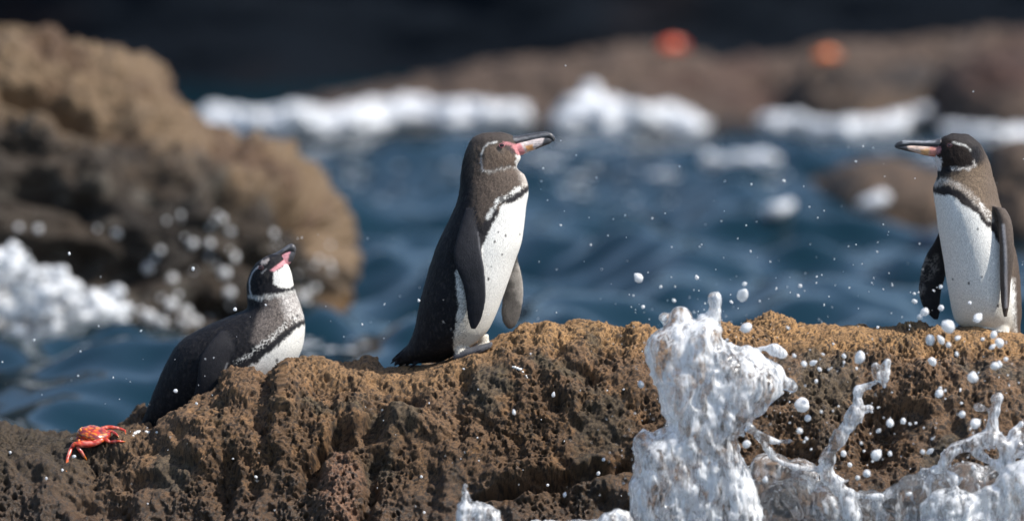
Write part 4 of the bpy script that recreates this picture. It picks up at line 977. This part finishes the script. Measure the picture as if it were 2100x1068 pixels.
splash(bl, 'thin fringe of white foam at the foot of the rock left of the water column', M_splash, amp=0.003, voxel=0.0026, extra=[sheet([(1060, 1095), (1085, 1064), (1160, 1068), (1225, 1062), (1240, 1048), (1262, 1038), (1292, 1046), (1305, 1095)], -0.6, 0.015, 12, seed=12.0, wob=9)])

DROPS_AIR = [(1310, 570, 11), (1355, 588, 5), (1319, 629, 6), (1429, 569, 6), (1523, 605, 14), (1527, 582, 7), (1500, 619, 5), (1641, 586, 6), (1637, 606, 5), (1675, 567, 4), (1690, 625, 4), (1558, 617, 4), (1608, 371, 5), (1541, 378, 4), (1770, 300, 4), (1755, 331, 4), (1150, 462, 4), (1212, 502, 4), (1247, 483, 3), (1114, 345, 4), (1182, 318, 3), (1513, 489, 3), (1660, 424, 4), (1690, 432, 3), (1800, 497, 3), (1830, 585, 4), (1768, 541, 3), (1875, 602, 5), (1876, 618, 7), (1896, 640, 11), (1886, 650, 8), (1930, 631, 8), (1929, 588, 6), (1915, 596, 4), (1800, 671, 5), (1990, 608, 0), (2005, 652, 11), (1989, 621, 6), (1996, 188, 3), (1160, 135, 3), (1358, 650, 9), (1299, 606, 4), (1382, 616, 6), (1446, 622, 4), (1592, 592, 4), (1674, 580, 4), (1700, 608, 3), (1866, 668, 4), (1850, 650, 3), (1828, 642, 3), (1823, 560, 3), (1788, 580, 3), (1740, 505, 3)]
DROPS_ROCK = [(1530, 672, 13), (1649, 746, 8), (1667, 744, 8), (1681, 757, 6), (1674, 781, 6), (1731, 730, 7), (1764, 733, 13), (1629, 729, 6), (1688, 726, 5), (1645, 830, 17), (1657, 857, 9), (1684, 844, 5), (1640, 883, 8), (1654, 899, 6), (1797, 932, 12), (1825, 930, 7), (1778, 970, 10), (1743, 952, 7), (1759, 979, 7), (1825, 867, 10), (1852, 863, 8), (1802, 883, 7), (1785, 889, 4), (1812, 856, 4), (1866, 869, 5), (1878, 867, 5), (1892, 926, 7), (1907, 925, 8), (1912, 899, 5), (1926, 806, 10), (1928, 796, 6), (1995, 774, 13), (1912, 741, 10), (1907, 697, 12), (1930, 697, 9), (1945, 707, 7), (1964, 693, 7), (1962, 726, 6), (2038, 686, 9), (2050, 703, 11), (2035, 711, 7), (2015, 695, 6), (2040, 750, 10), (2050, 747, 8), (2063, 736, 7), (1973, 849, 9), (2000, 868, 12), (1972, 826, 5), (2088, 1000, 10), (1997, 957, 7), (1864, 1012, 7), (1531, 910, 10), (1569, 983, 8), (1945, 669, 15), (1314, 788, 9), (1302, 847, 4), (2070, 790, 4), (2095, 870, 7), (1708, 842, 4), (1600, 846, 3), (1730, 930, 8), (1700, 757, 5), (1705, 754, 4), (1616, 672, 5)]
DROPS_LEFT = [(1054, 845, 6), (1135, 809, 6), (1088, 725, 4), (1238, 942, 6), (1227, 970, 6), (1123, 994, 5), (1158, 1014, 6), (1157, 904, 3), (1279, 798, 4), (979, 897, 4), (880, 826, 4), (951, 756, 4), (982, 944, 4), (945, 940, 3), (864, 977, 5), (870, 1050, 5), (1110, 860, 3), (1190, 800, 3), (1245, 800, 4), (482, 634, 6), (396, 551, 6), (142, 520, 5), (70, 697, 5), (289, 678, 4), (232, 774, 4), (360, 801, 6), (788, 624, 4), (859, 616, 5), (743, 665, 4), (95, 980, 5), (152, 935, 6), (128, 963, 5), (21, 927, 5), (525, 977, 5), (478, 940, 4), (403, 827, 5), (303, 1032, 4), (160, 770, 4), (245, 818, 3), (545, 625, 4), (705, 690, 3), (5, 742, 4), (165, 720, 4), (612, 700, 3)]
for k in range(62): DROPS_ROCK.append((rs.uniform(1590, 2095), rs.uniform(695, 990), rs.uniform(2.9, 5.2)))
for k in range(26): DROPS_AIR.append((rs.uniform(1290, 1900), rs.uniform(440, 655), rs.uniform(2.6, 4.0)))
V, F = ICO3
dmes = []
for k in range(7):
    v = V * (1 + 0.22 * fbm(V * 0.9 + 13 * k, 2))[:, None]
    if k > 3: v[:, 2] = v[:, 2] * 1.15 + 0.35 * np.clip(v[:, 2], 0, 2) ** 2; v[:, :2] *= (1 - 0.22 * np.clip(v[:, 2:3], 0, 1.6))
    d_ = mesh_from(v, F); d_.name = 'droplet'; d_.materials.append(M_drop); dmes.append(d_)
def droplets(lst, label, group, Ys):
    for px, py, r in lst:
        if r < 2: continue
        Y = Ys + rs.uniform(-0.12, 0.12)
        k = (Y - CAMY) / 10000.0
        o = bpy.data.objects.new('droplet', dmes[int(rs.integers(0, 7))]); C.objects.link(o)
        o.location = tuple(at(px, py, Y)); rr = max(r - 2.2, 1.2) * k
        e = rs.uniform(0.85, 1.15); o.scale = (rr * e, rr, rr / e * rs.uniform(0.95, 1.3)); o.rotation_euler = (rs.uniform(-0.5, 0.5), rs.uniform(-1.2, 1.2), rs.uniform(0, 6))
        tag(o, label, 'droplet', group)
droplets(DROPS_AIR, 'white water droplet flying above the rock against the dark sea', 'droplets above the rock', -0.5)
droplets(DROPS_ROCK, 'white water droplet flying in front of the rock right of the water column', 'droplets before the rock by the splash', -0.6)
droplets(DROPS_LEFT, 'tiny white water droplet in the air left of the water column', 'droplets left of the splash', -0.35)
# finest spray, too small to pick out
V, F, off = [], [], 0
ring = np.array(polyA + [(1936, 925), (1990, 893), (2034, 870), (2095, 884), (1760, 810), (1730, 885), (1695, 960)], float)
for k in range(560):
    if k < 150: px, py = rs.normal(1650, 190), rs.uniform(520, 1000)
    elif k < 220: px, py = rs.uniform(1100, 2100), rs.uniform(250, 680)
    elif k < 320: px, py = rs.uniform(0, 1300), rs.uniform(480, 1060)
    else:
        q_ = ring[int(rs.integers(0, len(ring)))]; px, py = q_[0] + rs.normal(0, 26), q_[1] + rs.normal(-8, 26)
    r = rs.uniform(0.35, 1.15); Y = rs.uniform(-0.9, -0.2)
    V.append(at(px, py, Y) + ICO1[0] * r / 1000 * np.array([1, 1, rs.uniform(1, 1.6)])); F += [tuple(i + off for i in q) for q in ICO1[1]]; off += len(ICO1[0])
V = np.concatenate(V)
mist = obj('spray', mesh_from(V, F), M_drop, origin=tuple(V.mean(0))); mist['kind'] = 'stuff'; mist['label'] = 'fine spray of tiny water drops hanging over the rock'; mist['category'] = 'spray'

# ================================================================== DROPPINGS ON THE ROCK
def guano(px, py, strokes, label):
    V, F, off = [], [], 0
    for a, b, r in strokes:
        p = on_rock(px + a, py + b, 0.0)
        q = ICO2[0] * np.array([r, r * 0.8, r * 0.8]) / 1000; V.append(p + q); F += [tuple(i + off for i in t) for t in ICO2[1]]; off += len(q)
    me = remesh(np.concatenate(V), F, 0.0012, 2)
    v = coords(me); set_col(me, np.tile(np.array((0.78, 0.77, 0.74)), (len(v), 1)))
    tag(obj('dropping', me, M_guano, origin=tuple(v.mean(0))), label, 'dropping')
guano(1052, 752, [(0, 0, 3), (4, 1, 4), (9, 3, 4), (14, 5, 4), (19, 4, 3), (20, 10, 3), (27, 18, 2.5), (29, 22, 2)], 'white bird dropping splashed on the rock before the standing penguins')
guano(276, 884, [(0, 5, 4), (-3, 9, 3), (2, 3, 4), (6, 2, 5), (10, 0, 3.5), (24, 1, 4), (27, 3, 4), (30, 1, 2.5), (46, 2, 3.5)], 'white bird dropping on the dark rock under the lying penguin tail')
